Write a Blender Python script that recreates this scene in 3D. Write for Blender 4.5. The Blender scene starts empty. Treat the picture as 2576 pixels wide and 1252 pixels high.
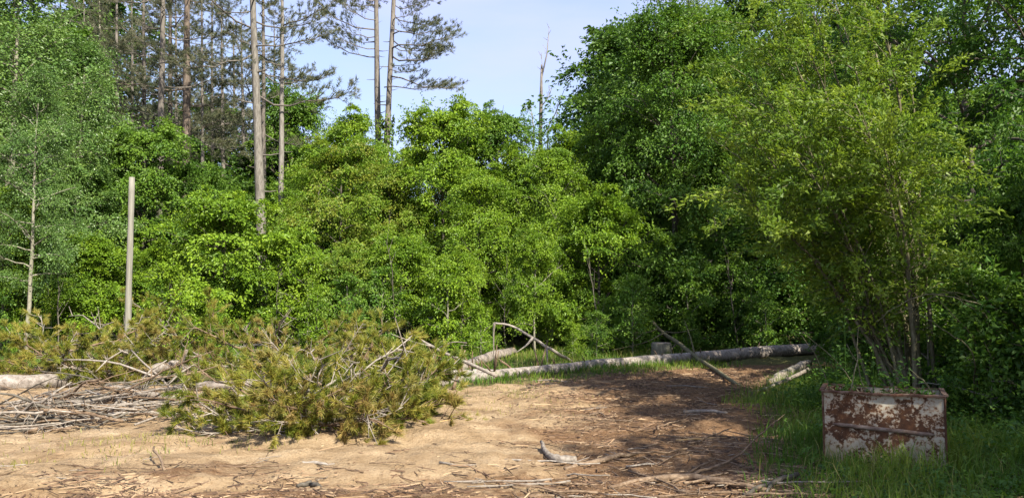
import bpy, math, random
import numpy as np
from mathutils import Vector, Matrix, Euler

# ------------------------------------------------------------------ camera
F_PX, W_PX, H_PX = 1910.0, 2576.0, 1252.0      # focal length and frame in working pixels
HORIZON = 750.0
EYE = 1.6
PITCH = math.atan((HORIZON - H_PX / 2) / F_PX)
scene = bpy.context.scene
COL = scene.collection
cam_d = bpy.data.cameras.new("camera")
cam_d.sensor_width = 36.0
cam_d.lens = 36.0 * F_PX / W_PX
cam_d.clip_start = 0.05
cam_d.clip_end = 3000
cam = bpy.data.objects.new("camera", cam_d)
COL.objects.link(cam)
cam.location = (0, 0, EYE)
cam.rotation_euler = (math.radians(90) + PITCH, 0, 0)
scene.camera = cam

# ------------------------------------------------------------------ light
SUN_EL, SUN_AZ = 41.0, 143.0                    # azimuth clockwise from +Y (the view direction)
sv = Vector((math.sin(math.radians(SUN_AZ)) * math.cos(math.radians(SUN_EL)),
             math.cos(math.radians(SUN_AZ)) * math.cos(math.radians(SUN_EL)),
             math.sin(math.radians(SUN_EL))))
sun_d = bpy.data.lights.new("sun", 'SUN')
sun_d.energy = 5.0
sun_d.angle = math.radians(0.55)
sun_d.color = (1.0, 0.93, 0.80)
sun = bpy.data.objects.new("sun", sun_d)
COL.objects.link(sun)
sun.rotation_euler = (-sv).to_track_quat('-Z', 'Y').to_euler()
sun.location = (20, -20, 30)

world = bpy.data.worlds.new("World")
scene.world = world
world.use_nodes = True
wn, wl = world.node_tree.nodes, world.node_tree.links
wn.clear()
w_out = wn.new('ShaderNodeOutputWorld')
w_bg = wn.new('ShaderNodeBackground')
w_sky = wn.new('ShaderNodeTexSky')
w_sky.sky_type = 'NISHITA'
w_sky.sun_disc = False
w_sky.sun_elevation = math.radians(SUN_EL)
w_sky.sun_rotation = math.radians(SUN_AZ)
w_sky.air_density = 1.0
w_sky.dust_density = 1.6
w_sky.ozone_density = 1.5
w_bg.inputs['Strength'].default_value = 0.108
# thin high cloud over the whole sky
w_tc = wn.new('ShaderNodeTexCoord')
w_map = wn.new('ShaderNodeMapping')
w_map.inputs['Scale'].default_value = (1.2, 1.2, 5.0)
w_map.inputs['Rotation'].default_value = (0.15, 0.1, 0.4)
w_noise = wn.new('ShaderNodeTexNoise')
w_noise.inputs['Scale'].default_value = 1.7
w_noise.inputs['Detail'].default_value = 7
w_noise.inputs['Roughness'].default_value = 0.55
w_ramp = wn.new('ShaderNodeMapRange')
w_ramp.inputs['From Min'].default_value = 0.3
w_ramp.inputs['From Max'].default_value = 0.75
w_ramp.inputs['To Min'].default_value = 0.18
w_ramp.inputs['To Max'].default_value = 0.92
w_mix = wn.new('ShaderNodeMix')
w_mix.data_type = 'RGBA'
w_mix.inputs[7].default_value = (2.75, 3.0, 4.75, 1)
wl.new(w_tc.outputs['Generated'], w_map.inputs['Vector'])
wl.new(w_map.outputs['Vector'], w_noise.inputs['Vector'])
wl.new(w_noise.outputs['Fac'], w_ramp.inputs['Value'])
wl.new(w_ramp.outputs['Result'], w_mix.inputs[0])
wl.new(w_sky.outputs['Color'], w_mix.inputs[6])
wl.new(w_mix.outputs[2], w_bg.inputs['Color'])
wl.new(w_bg.outputs['Background'], w_out.inputs['Surface'])

vs = scene.view_settings
vs.view_transform = 'Standard'
vs.look = 'None'
vs.exposure = 1.38
vs.gamma = 1.0
vs.use_curve_mapping = False
cy = scene.cycles
cy.max_bounces = 6
cy.diffuse_bounces = 3
cy.glossy_bounces = 2
cy.transmission_bounces = 4
cy.transparent_max_bounces = 4
cy.use_denoising = True
cy.sample_clamp_indirect = 4.0

# ------------------------------------------------------------------ placing
CP, SP = math.cos(PITCH), math.sin(PITCH)


def at(px, py, depth):
    """world point seen at a picture position, at a chosen distance along +Y"""
    u, v = (px - W_PX / 2) / F_PX, (H_PX / 2 - py) / F_PX
    dy, dz = CP - v * SP, SP + v * CP
    t = depth / dy
    return Vector((u * t, depth, EYE + dz * t))


def gpt(px, py):
    """ground point seen at a picture position"""
    u, v = (px - W_PX / 2) / F_PX, (H_PX / 2 - py) / F_PX
    dy, dz = CP - v * SP, SP + v * CP
    t = -EYE / dz
    return Vector((u * t, dy * t, 0))


_rs = np.random.default_rng(5)
_WAVES = []
for lam, amp, n in ((9.0, .045, 5), (3.2, .022, 7), (1.1, .011, 8), (.45, .0055, 9)):
    for k in range(n):
        a = _rs.uniform(0, math.tau)
        l = lam * _rs.uniform(.7, 1.4)
        _WAVES.append((math.cos(a) * math.tau / l, math.sin(a) * math.tau / l, _rs.uniform(0, math.tau), amp * _rs.uniform(.5, 1.1) / math.sqrt(n) * 1.3))


def gz(x, y):
    x = np.asarray(x, dtype=float)
    y = np.asarray(y, dtype=float)
    z = np.zeros(np.broadcast(x, y).shape)
    for kx, ky, p, a in _WAVES:
        z = z + a * np.sin(kx * x + ky * y + p)
    # a low berm of pushed-up sand before the brush, wheel ruts across the clearing
    z = z + 0.10 * np.exp(-((x + 3.2) / 2.2) ** 2 - ((y - 8.6) / 0.8) ** 2)
    z = z + 0.09 * np.exp(-((x + 0.4) / 1.0) ** 2 - ((y - 9.6) / 0.9) ** 2)
    z = z - 0.07 * np.exp(-((y - 7.1 - .22 * x) / .22) ** 2) * (np.abs(x) < 9) - 0.06 * np.exp(-((y - 8.7 - .20 * x) / .2) ** 2) * (np.abs(x) < 9) - 0.04 * np.exp(-((y - 11.4 - .12 * x) / .3) ** 2) * (x > -1) * (x < 4)
    far = np.clip((y - 26) / 60, 0, 1)
    return z + far * 0.6


def gzf(x, y):
    return float(gz(x, y))


# ------------------------------------------------------------------ mesh collecting
class Geo:
    def __init__(self):
        self.V, self.Q, self.T, self.A, self.n = [], [], [], [], 0

    def add(self, V, Q=None, T=None, tint=0.5):
        V = np.asarray(V, dtype=np.float32).reshape(-1, 3)
        if Q is not None and len(Q):
            self.Q.append(np.asarray(Q, dtype=np.int32).reshape(-1, 4) + self.n)
        if T is not None and len(T):
            self.T.append(np.asarray(T, dtype=np.int32).reshape(-1, 3) + self.n)
        self.V.append(V)
        t = np.asarray(tint, dtype=np.float32)
        self.A.append(np.broadcast_to(t, (len(V),)) if t.ndim == 0 else t)
        self.n += len(V)

    def mesh(self, name, smooth=True):
        V = np.concatenate(self.V) if self.V else np.zeros((0, 3), np.float32)
        Q = np.concatenate(self.Q) if self.Q else np.zeros((0, 4), np.int32)
        T = np.concatenate(self.T) if self.T else np.zeros((0, 3), np.int32)
        me = bpy.data.meshes.new(name)
        me.vertices.add(len(V))
        me.vertices.foreach_set('co', V.ravel())
        loops = np.concatenate([Q.ravel(), T.ravel()]).astype(np.int32)
        me.loops.add(len(loops))
        me.loops.foreach_set('vertex_index', loops)
        npoly = len(Q) + len(T)
        me.polygons.add(npoly)
        starts = np.concatenate([np.arange(len(Q)) * 4, len(Q) * 4 + np.arange(len(T)) * 3]).astype(np.int32)
        me.polygons.foreach_set('loop_start', starts)
        me.polygons.foreach_set('use_smooth', np.full(npoly, smooth, dtype=bool))
        at_ = me.attributes.new('tint', 'FLOAT', 'POINT')
        at_.data.foreach_set('value', np.concatenate(self.A).astype(np.float32))
        me.update(calc_edges=True)
        me.validate()
        return me


def tube(g, pts, rad, sides=6, tint=0.5, cap=True, wob=0.0, rng=None):
    P = np.asarray([tuple(p) for p in pts], dtype=float)
    n = len(P)
    R = np.broadcast_to(np.asarray(rad, dtype=float), (n,)).copy()
    tan = np.gradient(P, axis=0)
    tan /= np.linalg.norm(tan, axis=1)[:, None] + 1e-9
    ref = np.array([0, 0, 1.0]) if abs(tan[:, 2]).mean() < 0.8 else np.array([1.0, 0, 0])
    ux = np.cross(tan, ref)
    ux /= np.linalg.norm(ux, axis=1)[:, None] + 1e-9
    uy = np.cross(tan, ux)
    an = np.arange(sides) / sides * math.tau
    rr = R[:, None] * np.ones((1, sides))
    if wob and rng is not None:
        rr = rr * (1 + rng.normal(0, wob, (n, sides)))
    V = P[:, None, :] + (np.cos(an)[None, :, None] * ux[:, None, :] + np.sin(an)[None, :, None] * uy[:, None, :]) * rr[:, :, None]
    V = V.reshape(-1, 3)
    i = np.arange(n - 1)[:, None] * sides
    j = np.arange(sides)[None, :]
    j2 = (j + 1) % sides
    Q = np.stack([i + j, i + j2, i + sides + j2, i + sides + j], axis=-1).reshape(-1, 4)
    T = None
    if cap:
        V = np.concatenate([V, P[:1], P[-1:]])
        a, b = n * sides, n * sides + 1
        jj = np.arange(sides)
        jn = (jj + 1) % sides
        T = np.concatenate([np.stack([np.full(sides, a), jn, jj], 1),
                            np.stack([np.full(sides, b), (n - 1) * sides + jj, (n - 1) * sides + jn], 1)])
    g.add(V, Q, T, tint)


def box(g, lo, hi, tint=.5):
    x0, y0, z0 = lo
    x1, y1, z1 = hi
    V = [(x0, y0, z0), (x1, y0, z0), (x1, y1, z0), (x0, y1, z0), (x0, y0, z1), (x1, y0, z1), (x1, y1, z1), (x0, y1, z1)]
    g.add(V, [(0, 3, 2, 1), (4, 5, 6, 7), (0, 1, 5, 4), (1, 2, 6, 5), (2, 3, 7, 6), (3, 0, 4, 7)], tint=tint)


def nrm(a):
    return a / (np.linalg.norm(a, axis=-1, keepdims=True) + 1e-9)


def leaves(g, C, A, N, size, aspect, tint, fold=0.18, rng=None):
    """one creased leaf per row: base C, pointing along A, facing N"""
    A = nrm(A)
    Wd = nrm(np.cross(N, A))
    N = nrm(np.cross(A, Wd))
    L = np.asarray(size)[:, None]
    w = L * aspect * 0.5
    tip = C + A * L - N * L * 0.12
    mid = C + A * L * 0.42
    l = mid + Wd * w + N * L * fold
    r = mid - Wd * w + N * L * fold
    n = len(C)
    V = np.stack([C, r, tip, l], axis=1).reshape(-1, 3)
    Q = np.arange(n * 4).reshape(n, 4)
    g.add(V, Q, None, np.repeat(np.asarray(tint, dtype=np.float32), 4))


def needles(g, C, D, rng, n=12, ln=.13, wd=.005, spread=.55, tint=None, droop=0.0):
    """tufts of needles: for each C a fan about D"""
    m = len(C)
    D = nrm(D)
    d = nrm(D[:, None, :] + rng.normal(0, spread, (m, n, 3)) + np.array([0, 0, -droop]))
    base = C[:, None, :] + D[:, None, :] * rng.uniform(-.35, .35, (m, n, 1)) * ln
    L = ln * rng.uniform(.7, 1.15, (m, n, 1))
    side = nrm(np.cross(d, rng.normal(0, 1, (m, n, 3)))) * wd
    V = np.stack([base - side, base + side, base + d * L], axis=2).reshape(-1, 3)
    T = np.arange(m * n * 3).reshape(-1, 3)
    t = rng.uniform(0, 1, m) if tint is None else np.asarray(tint)
    tt = np.repeat(np.clip(t[:, None] + rng.normal(0, .12, (m, n)), 0, 1).ravel(), 3)
    g.add(V, None, T, tt)


# ------------------------------------------------------------------ materials
def new_mat(name):
    m = bpy.data.materials.new(name)
    m.use_nodes = True
    nt = m.node_tree
    nt.nodes.clear()
    out = nt.nodes.new('ShaderNodeOutputMaterial')
    return m, nt, out


def nd(nt, typ, **kw):
    n = nt.nodes.new(typ)
    for k, v in kw.items():
        if hasattr(n, k):
            setattr(n, k, v)
        else:
            n.inputs[k].default_value = v
    return n


def ramp(nt, fac, stops):
    r = nt.nodes.new('ShaderNodeValToRGB')
    el = r.color_ramp.elements
    el[0].position, el[0].color = stops[0][0], (*stops[0][1], 1)
    el[1].position, el[1].color = stops[-1][0], (*stops[-1][1], 1)
    for p, c in stops[1:-1]:
        e = el.new(p)
        e.color = (*c, 1)
    nt.links.new(fac, r.inputs['Fac'])
    return r.outputs['Color']


def leaf_mat(name, c0, c1, c2, transl=0.32, tboost=(1.25, 1.25, .8), rough=.5, spec=.3, spread=.22):
    """leaf colours spread by the leaf's own tint and by the tree"""
    m, nt, out = new_mat(name)
    L = nt.links
    a = nd(nt, 'ShaderNodeAttribute', attribute_name='tint')
    oi = nd(nt, 'ShaderNodeObjectInfo')
    ma = nd(nt, 'ShaderNodeMath', operation='MULTIPLY_ADD')
    ma.inputs[1].default_value = spread
    L.new(oi.outputs['Random'], ma.inputs[0])
    L.new(a.outputs['Fac'], ma.inputs[2])
    sb = nd(nt, 'ShaderNodeMath', operation='SUBTRACT')
    sb.inputs[1].default_value = spread / 2
    L.new(ma.outputs[0], sb.inputs[0])
    col = ramp(nt, sb.outputs[0], [(0, c0), (.5, c1), (1, c2)])
    p = nd(nt, 'ShaderNodeBsdfPrincipled')
    p.inputs['Roughness'].default_value = rough
    p.inputs['Specular IOR Level'].default_value = spec
    L.new(col, p.inputs['Base Color'])
    t = nd(nt, 'ShaderNodeBsdfTranslucent')
    mx = nd(nt, 'ShaderNodeMix', data_type='RGBA', blend_type='MULTIPLY')
    mx.inputs[0].default_value = 1
    L.new(col, mx.inputs[6])
    mx.inputs[7].default_value = (*tboost, 1)
    L.new(mx.outputs[2], t.inputs['Color'])
    ms = nd(nt, 'ShaderNodeMixShader')
    ms.inputs[0].default_value = transl
    L.new(p.outputs[0], ms.inputs[1])
    L.new(t.outputs[0], ms.inputs[2])
    L.new(ms.outputs[0], out.inputs['Surface'])
    return m


def bark_mat(name, c0, c1, c2, scale=(14, 14, 3.5), bump=.5, patch=None):
    m, nt, out = new_mat(name)
    L = nt.links
    tc = nd(nt, 'ShaderNodeTexCoord')
    mp = nd(nt, 'ShaderNodeMapping')
    mp.inputs['Scale'].default_value = scale
    L.new(tc.outputs['Object'], mp.inputs['Vector'])
    n = nd(nt, 'ShaderNodeTexNoise')
    n.inputs['Scale'].default_value = 1.0
    n.inputs['Detail'].default_value = 6
    n.inputs['Roughness'].default_value = .65
    L.new(mp.outputs[0], n.inputs['Vector'])
    oi = nd(nt, 'ShaderNodeObjectInfo')
    ma = nd(nt, 'ShaderNodeMath', operation='MULTIPLY_ADD')
    ma.inputs[1].default_value = .16
    L.new(oi.outputs['Random'], ma.inputs[0])
    L.new(n.outputs['Fac'], ma.inputs[2])
    col = ramp(nt, ma.outputs[0], [(.3, c0), (.55, c1), (.8, c2)])
    if patch:
        n2 = nd(nt, 'ShaderNodeTexNoise')
        n2.inputs['Scale'].default_value = 2.3
        n2.inputs['Detail'].default_value = 3
        L.new(tc.outputs['Object'], n2.inputs['Vector'])
        mr = nd(nt, 'ShaderNodeMapRange')
        mr.inputs['From Min'].default_value = .52
        mr.inputs['From Max'].default_value = .62
        L.new(n2.outputs['Fac'], mr.inputs['Value'])
        mm = nd(nt, 'ShaderNodeMix', data_type='RGBA')
        L.new(mr.outputs[0], mm.inputs[0])
        L.new(col, mm.inputs[6])
        mm.inputs[7].default_value = (*patch, 1)
        col = mm.outputs[2]
    p = nd(nt, 'ShaderNodeBsdfPrincipled')
    p.inputs['Roughness'].default_value = .85
    p.inputs['Specular IOR Level'].default_value = .15
    L.new(col, p.inputs['Base Color'])
    b = nd(nt, 'ShaderNodeBump')
    b.inputs['Strength'].default_value = bump
    b.inputs['Distance'].default_value = .03
    L.new(n.outputs['Fac'], b.inputs['Height'])
    L.new(b.outputs[0], p.inputs['Normal'])
    L.new(p.outputs[0], out.inputs['Surface'])
    return m


M = {}
M['maple'] = leaf_mat('maple_leaves', (.073, .147, .012), (.141, .243, .016), (.220, .318, .022))
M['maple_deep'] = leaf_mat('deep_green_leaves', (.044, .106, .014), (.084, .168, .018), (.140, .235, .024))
M['aspen'] = leaf_mat('aspen_leaves', (.065, .135, .030), (.105, .190, .042), (.165, .255, .058), rough=.42, spec=.4)
M['redtip'] = leaf_mat('red_tipped_leaves', (.075, .150, .014), (.135, .230, .018), (.205, .225, .030))
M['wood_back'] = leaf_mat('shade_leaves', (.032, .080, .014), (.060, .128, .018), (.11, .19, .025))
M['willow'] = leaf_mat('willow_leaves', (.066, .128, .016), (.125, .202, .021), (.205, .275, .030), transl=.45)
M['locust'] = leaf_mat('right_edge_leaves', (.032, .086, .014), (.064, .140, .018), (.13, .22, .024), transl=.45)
M['shrub'] = leaf_mat('shrub_leaves', (.040, .105, .014), (.080, .17, .018), (.145, .235, .022))
M['needle'] = leaf_mat('pine_needles', (.060, .080, .042), (.105, .120, .062), (.160, .155, .085), transl=.3, rough=.55)
M['cut_needle'] = leaf_mat('cut_pine_needles', (.075, .112, .014), (.185, .205, .024), (.28, .235, .050), transl=.3, tboost=(1.2, 1.1, .7), spread=.6)
M['dry_needle'] = leaf_mat('drying_pine_needles', (.15, .16, .03), (.24, .215, .05), (.31, .215, .075), transl=.3, tboost=(1.1, 1.0, .8))
M['grass'] = leaf_mat('grass_blades', (.045, .10, .012), (.085, .165, .018), (.19, .24, .035), transl=.4)
M['pale_grass'] = leaf_mat('pale_grass_blades', (.13, .15, .035), (.22, .21, .06), (.34, .29, .11), transl=.35)
M['weed'] = leaf_mat('weed_leaves', (.035, .095, .014), (.068, .150, .018), (.135, .225, .022), transl=.4)
M['ivy'] = leaf_mat('creeper_leaves', (.06, .11, .014), (.10, .17, .02), (.16, .22, .03))
M['pine_bark'] = bark_mat('pine_bark', (.045, .038, .032), (.118, .104, .088), (.20, .18, .155))
M['red_bark'] = bark_mat('reddish_pine_bark', (.045, .035, .028), (.115, .090, .070), (.18, .15, .122))
M['pale_bark'] = bark_mat('pale_pine_bark', (.060, .053, .045), (.160, .147, .126), (.24, .225, .20))
M['grey_bark'] = bark_mat('grey_bark', (.035, .030, .024), (.080, .070, .055), (.15, .135, .11))
M['light_bark'] = bark_mat('light_smooth_bark', (.10, .095, .068), (.19, .18, .135), (.28, .27, .21), scale=(8, 8, 6), bump=.25)
M['twig_bark'] = bark_mat('olive_stem_bark', (.050, .045, .024), (.100, .090, .050), (.18, .165, .105), scale=(20, 20, 5), bump=.3)
M['log_bark'] = bark_mat('felled_log_bark', (.045, .037, .031), (.175, .150, .128), (.32, .29, .26), scale=(13, 13, 13), bump=.9, patch=(.235, .20, .17))
M['dead_wood'] = bark_mat('dead_grey_wood', (.085, .070, .056), (.200, .172, .142), (.31, .28, .24), scale=(22, 22, 22), bump=.4)
M['dry_wood'] = bark_mat('dry_brown_wood', (.060, .038, .024), (.130, .088, .056), (.23, .17, .115), scale=(20, 20, 20), bump=.4)
M['fresh_wood'] = bark_mat('split_fresh_wood', (.22, .13, .052), (.36, .24, .11), (.46, .34, .18), scale=(14, 14, 14), bump=.3)
M['pole_wood'] = bark_mat('weathered_pole_wood', (.050, .047, .038), (.155, .148, .120), (.23, .22, .185), scale=(26, 26, 1.6), bump=.35)
M['stump_bark'] = bark_mat('stump_bark', (.05, .05, .036), (.12, .115, .085), (.19, .185, .14), scale=(16, 16, 3), bump=.8, patch=(.09, .11, .045))
M['cut_face'] = bark_mat('sawn_face', (.22, .15, .075), (.33, .245, .14), (.42, .33, .21), scale=(10, 10, 10), bump=.2)
M['soil'] = bark_mat('dark_soil', (.03, .022, .014), (.055, .042, .028), (.09, .07, .045), scale=(12, 12, 12), bump=.8)


def ground_material():
    m, nt, out = new_mat('sandy_ground')
    L = nt.links
    g = nd(nt, 'ShaderNodeNewGeometry')
    pos = g.outputs['Position']

    def noise(scale, detail=5, rough=.6, stretch=None):
        n = nd(nt, 'ShaderNodeTexNoise')
        n.inputs['Scale'].default_value = scale
        n.inputs['Detail'].default_value = detail
        n.inputs['Roughness'].default_value = rough
        if stretch:
            mp = nd(nt, 'ShaderNodeMapping')
            mp.inputs['Scale'].default_value = stretch
            mp.inputs['Rotation'].default_value = (0, 0, .25)
            L.new(pos, mp.inputs['Vector'])
            L.new(mp.outputs[0], n.inputs['Vector'])
        else:
            L.new(pos, n.inputs['Vector'])
        return n.outputs['Fac']

    def mrange(v, a, b, lo=0., hi=1.):
        r = nd(nt, 'ShaderNodeMapRange')
        r.inputs['From Min'].default_value = a
        r.inputs['From Max'].default_value = b
        r.inputs['To Min'].default_value = lo
        r.inputs['To Max'].default_value = hi
        L.new(v, r.inputs['Value'])
        return r.outputs[0]

    def math2(op, a, b):
        n = nd(nt, 'ShaderNodeMath', operation=op)
        for i, v in enumerate((a, b)):
            if isinstance(v, (int, float)):
                n.inputs[i].default_value = v
            else:
                L.new(v, n.inputs[i])
        return n.outputs[0]

    def mixc(f, a, b):
        n = nd(nt, 'ShaderNodeMix', data_type='RGBA')
        L.new(f, n.inputs[0])
        for i, v in ((6, a), (7, b)):
            if isinstance(v, tuple):
                n.inputs[i].default_value = (*v, 1)
            else:
                L.new(v, n.inputs[i])
        return n.outputs[2]

    attr_h = nd(nt, 'ShaderNodeAttribute', attribute_name='humus').outputs['Fac']
    attr_g = nd(nt, 'ShaderNodeAttribute', attribute_name='turf').outputs['Fac']
    sand = ramp(nt, noise(1.3, 7, .62, (1, 2.2, 1)), [(.28, (.160, .105, .056)), (.5, (.285, .205, .120)), (.72, (.40, .305, .192))])
    fine = noise(38, 5, .7)
    sand = mixc(mrange(fine, .49, .64, 0, .65), sand, (.180, .118, .062))
    humus = ramp(nt, noise(9, 8, .7, (1, 2.0, 1)), [(.3, (.060, .034, .018)), (.5, (.130, .074, .038)), (.7, (.235, .150, .082))])
    chips = noise(55, 3, .5, (1, 2.6, 1))
    humus = mixc(mrange(chips, .60, .68, 0, .7), humus, (.34, .25, .15))
    humus = mixc(mrange(noise(75, 3, .5, (2.2, 1, 1)), .62, .70, 0, .75), humus, (.045, .026, .015))
    patch = noise(.75, 6, .65, (1, 1.7, 1))
    hm = mrange(math2('ADD', math2('MULTIPLY', attr_h, 1.0), math2('MULTIPLY', math2('SUBTRACT', patch, .5), 1.9)), .38, .66)
    col = mixc(hm, sand, humus)
    turf = ramp(nt, noise(14, 6, .7), [(.3, (.045, .038, .018)), (.55, (.085, .085, .03)), (.75, (.15, .14, .05))])
    tm = mrange(math2('ADD', attr_g, math2('MULTIPLY', math2('SUBTRACT', patch, .5), 1.0)), .4, .62)
    col = mixc(tm, col, turf)
    p = nd(nt, 'ShaderNodeBsdfPrincipled')
    p.inputs['Roughness'].default_value = .92
    p.inputs['Specular IOR Level'].default_value = .1
    L.new(col, p.inputs['Base Color'])
    b1 = nd(nt, 'ShaderNodeBump')
    b1.inputs['Strength'].default_value = 1.0
    b1.inputs['Distance'].default_value = .035
    hgt = math2('ADD', math2('MULTIPLY', noise(12, 7, .7), 1.0), math2('MULTIPLY', fine, .45))
    L.new(hgt, b1.inputs['Height'])
    L.new(b1.outputs[0], p.inputs['Normal'])
    L.new(p.outputs[0], out.inputs['Surface'])
    return m


M['ground'] = ground_material()


def rust_material():
    m, nt, out = new_mat('rusted_white_paint')
    L = nt.links
    tc = nd(nt, 'ShaderNodeTexCoord')

    def noise(scale, detail=6, rough=.65, st=(1, 1, 1), loc=(0, 0, 0)):
        mp = nd(nt, 'ShaderNodeMapping')
        mp.inputs['Scale'].default_value = st
        mp.inputs['Location'].default_value = loc
        L.new(tc.outputs['Object'], mp.inputs['Vector'])
        n = nd(nt, 'ShaderNodeTexNoise')
        n.inputs['Scale'].default_value = scale
        n.inputs['Detail'].default_value = detail
        n.inputs['Roughness'].default_value = rough
        L.new(mp.outputs[0], n.inputs['Vector'])
        return n.outputs['Fac']

    def mth(op, a, b):
        n = nd(nt, 'ShaderNodeMath', operation=op)
        for i, v in enumerate((a, b)):
            if isinstance(v, (int, float)):
                n.inputs[i].default_value = v
            else:
                L.new(v, n.inputs[i])
        return n.outputs[0]

    def mr(v, a, b, lo=0., hi=1.):
        r = nd(nt, 'ShaderNodeMapRange')
        r.inputs['From Min'].default_value = a
        r.inputs['From Max'].default_value = b
        r.inputs['To Min'].default_value = lo
        r.inputs['To Max'].default_value = hi
        L.new(v, r.inputs['Value'])
        return r.outputs[0]

    def mix(f, a, b):
        n = nd(nt, 'ShaderNodeMix', data_type='RGBA')
        L.new(f, n.inputs[0])
        for i, v in ((6, a), (7, b)):
            if isinstance(v, tuple):
                n.inputs[i].default_value = (*v, 1)
            else:
                L.new(v, n.inputs[i])
        return n.outputs[2]

    sep = nd(nt, 'ShaderNodeSeparateXYZ')
    L.new(tc.outputs['Object'], sep.inputs[0])
    z, x = sep.outputs['Z'], sep.outputs['X']
    big = noise(3.4, 9, .68, (1, 1, 1.15), (3.7, 0, 1.2))
    streak = noise(9, 6, .7, (1, 1, .22), (1, 0, 4))
    spots = noise(26, 5, .6)
    # worn most across the middle band of the sheet, least near the top edge and the sides
    band = mr(mth('ABSOLUTE', mth('SUBTRACT', z, .44), 0), 0., .36, .13, -.06)
    side = mr(mth('ABSOLUTE', x, 0), .38, .54, .02, -.06)
    grit = noise(70, 3, .6)
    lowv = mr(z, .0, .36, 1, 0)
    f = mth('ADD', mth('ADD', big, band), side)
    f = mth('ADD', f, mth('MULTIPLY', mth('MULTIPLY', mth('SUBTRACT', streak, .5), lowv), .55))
    f = mth('ADD', f, mth('MULTIPLY', mth('SUBTRACT', spots, .5), .85))
    f = mth('ADD', f, mth('MULTIPLY', mth('SUBTRACT', noise(8, 6, .6, (1, 1, 1), (7, 1, 3)), .5), .45))
    f = mth('ADD', f, mth('MULTIPLY', mth('SUBTRACT', grit, .5), .35))
    f = mth('ADD', f, -.008)
    rust_f = mr(f, .515, .585)
    paint = mix(mr(spots, .35, .7, 0, .55), (.40, .365, .285), (.26, .19, .11))
    paint = mix(mr(f, .44, .53, 0, .6), paint, (.28, .14, .06))
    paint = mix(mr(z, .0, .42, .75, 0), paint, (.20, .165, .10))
    rust = ramp(nt, noise(15, 7, .7, (1, 1, 1), (5, 2, 0)), [(.3, (.036, .017, .009)), (.52, (.082, .036, .017)), (.78, (.19, .085, .031))])
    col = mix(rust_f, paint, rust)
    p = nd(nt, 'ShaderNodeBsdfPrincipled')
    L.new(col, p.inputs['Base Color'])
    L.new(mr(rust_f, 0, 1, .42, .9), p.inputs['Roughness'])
    p.inputs['Specular IOR Level'].default_value = .3
    b = nd(nt, 'ShaderNodeBump')
    b.inputs['Strength'].default_value = .5
    b.inputs['Distance'].default_value = .006
    L.new(mth('ADD', mth('MULTIPLY', rust_f, -.6), mth('MULTIPLY', spots, .5)), b.inputs['Height'])
    L.new(b.outputs[0], p.inputs['Normal'])
    L.new(p.outputs[0], out.inputs['Surface'])
    return m


M['rust'] = rust_material()
M['bare_rust'] = bark_mat('bare_rust', (.045, .022, .014), (.085, .042, .025), (.20, .14, .10), scale=(12, 12, 12), bump=.5)


M['rib'] = bark_mat('worn_rib', (.05, .026, .016), (.14, .095, .070), (.26, .21, .17), scale=(9, 9, 9), bump=.4)


# ------------------------------------------------------------------ objects
def obj(name, me, mat=None, parent=None, kind=None):
    o = bpy.data.objects.new(name, me)
    COL.objects.link(o)
    if mat is not None:
        if len(me.materials) == 0:
            me.materials.append(M[mat])
        o.material_slots[0].link = 'OBJECT'
        o.material_slots[0].material = M[mat]
    if parent is not None:
        o.parent = parent
    if kind:
        o['kind'] = kind
    return o


def thing(name, label, cat, loc=(0, 0, 0), rz=0.0, group=None, scale=None, rot=None):
    o = bpy.data.objects.new(name, None)
    o.empty_display_size = .2
    COL.objects.link(o)
    o.location = loc
    o.rotation_euler = rot if rot is not None else (0, 0, rz)
    if scale is not None:
        o.scale = scale if hasattr(scale, '__len__') else (scale,) * 3
    tag(o, label, cat, group)
    return o


def tag(o, label, cat, group=None, kind=None):
    o['label'] = label
    o['category'] = cat
    if group:
        o['group'] = group
    if kind:
        o['kind'] = kind
    return o


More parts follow.
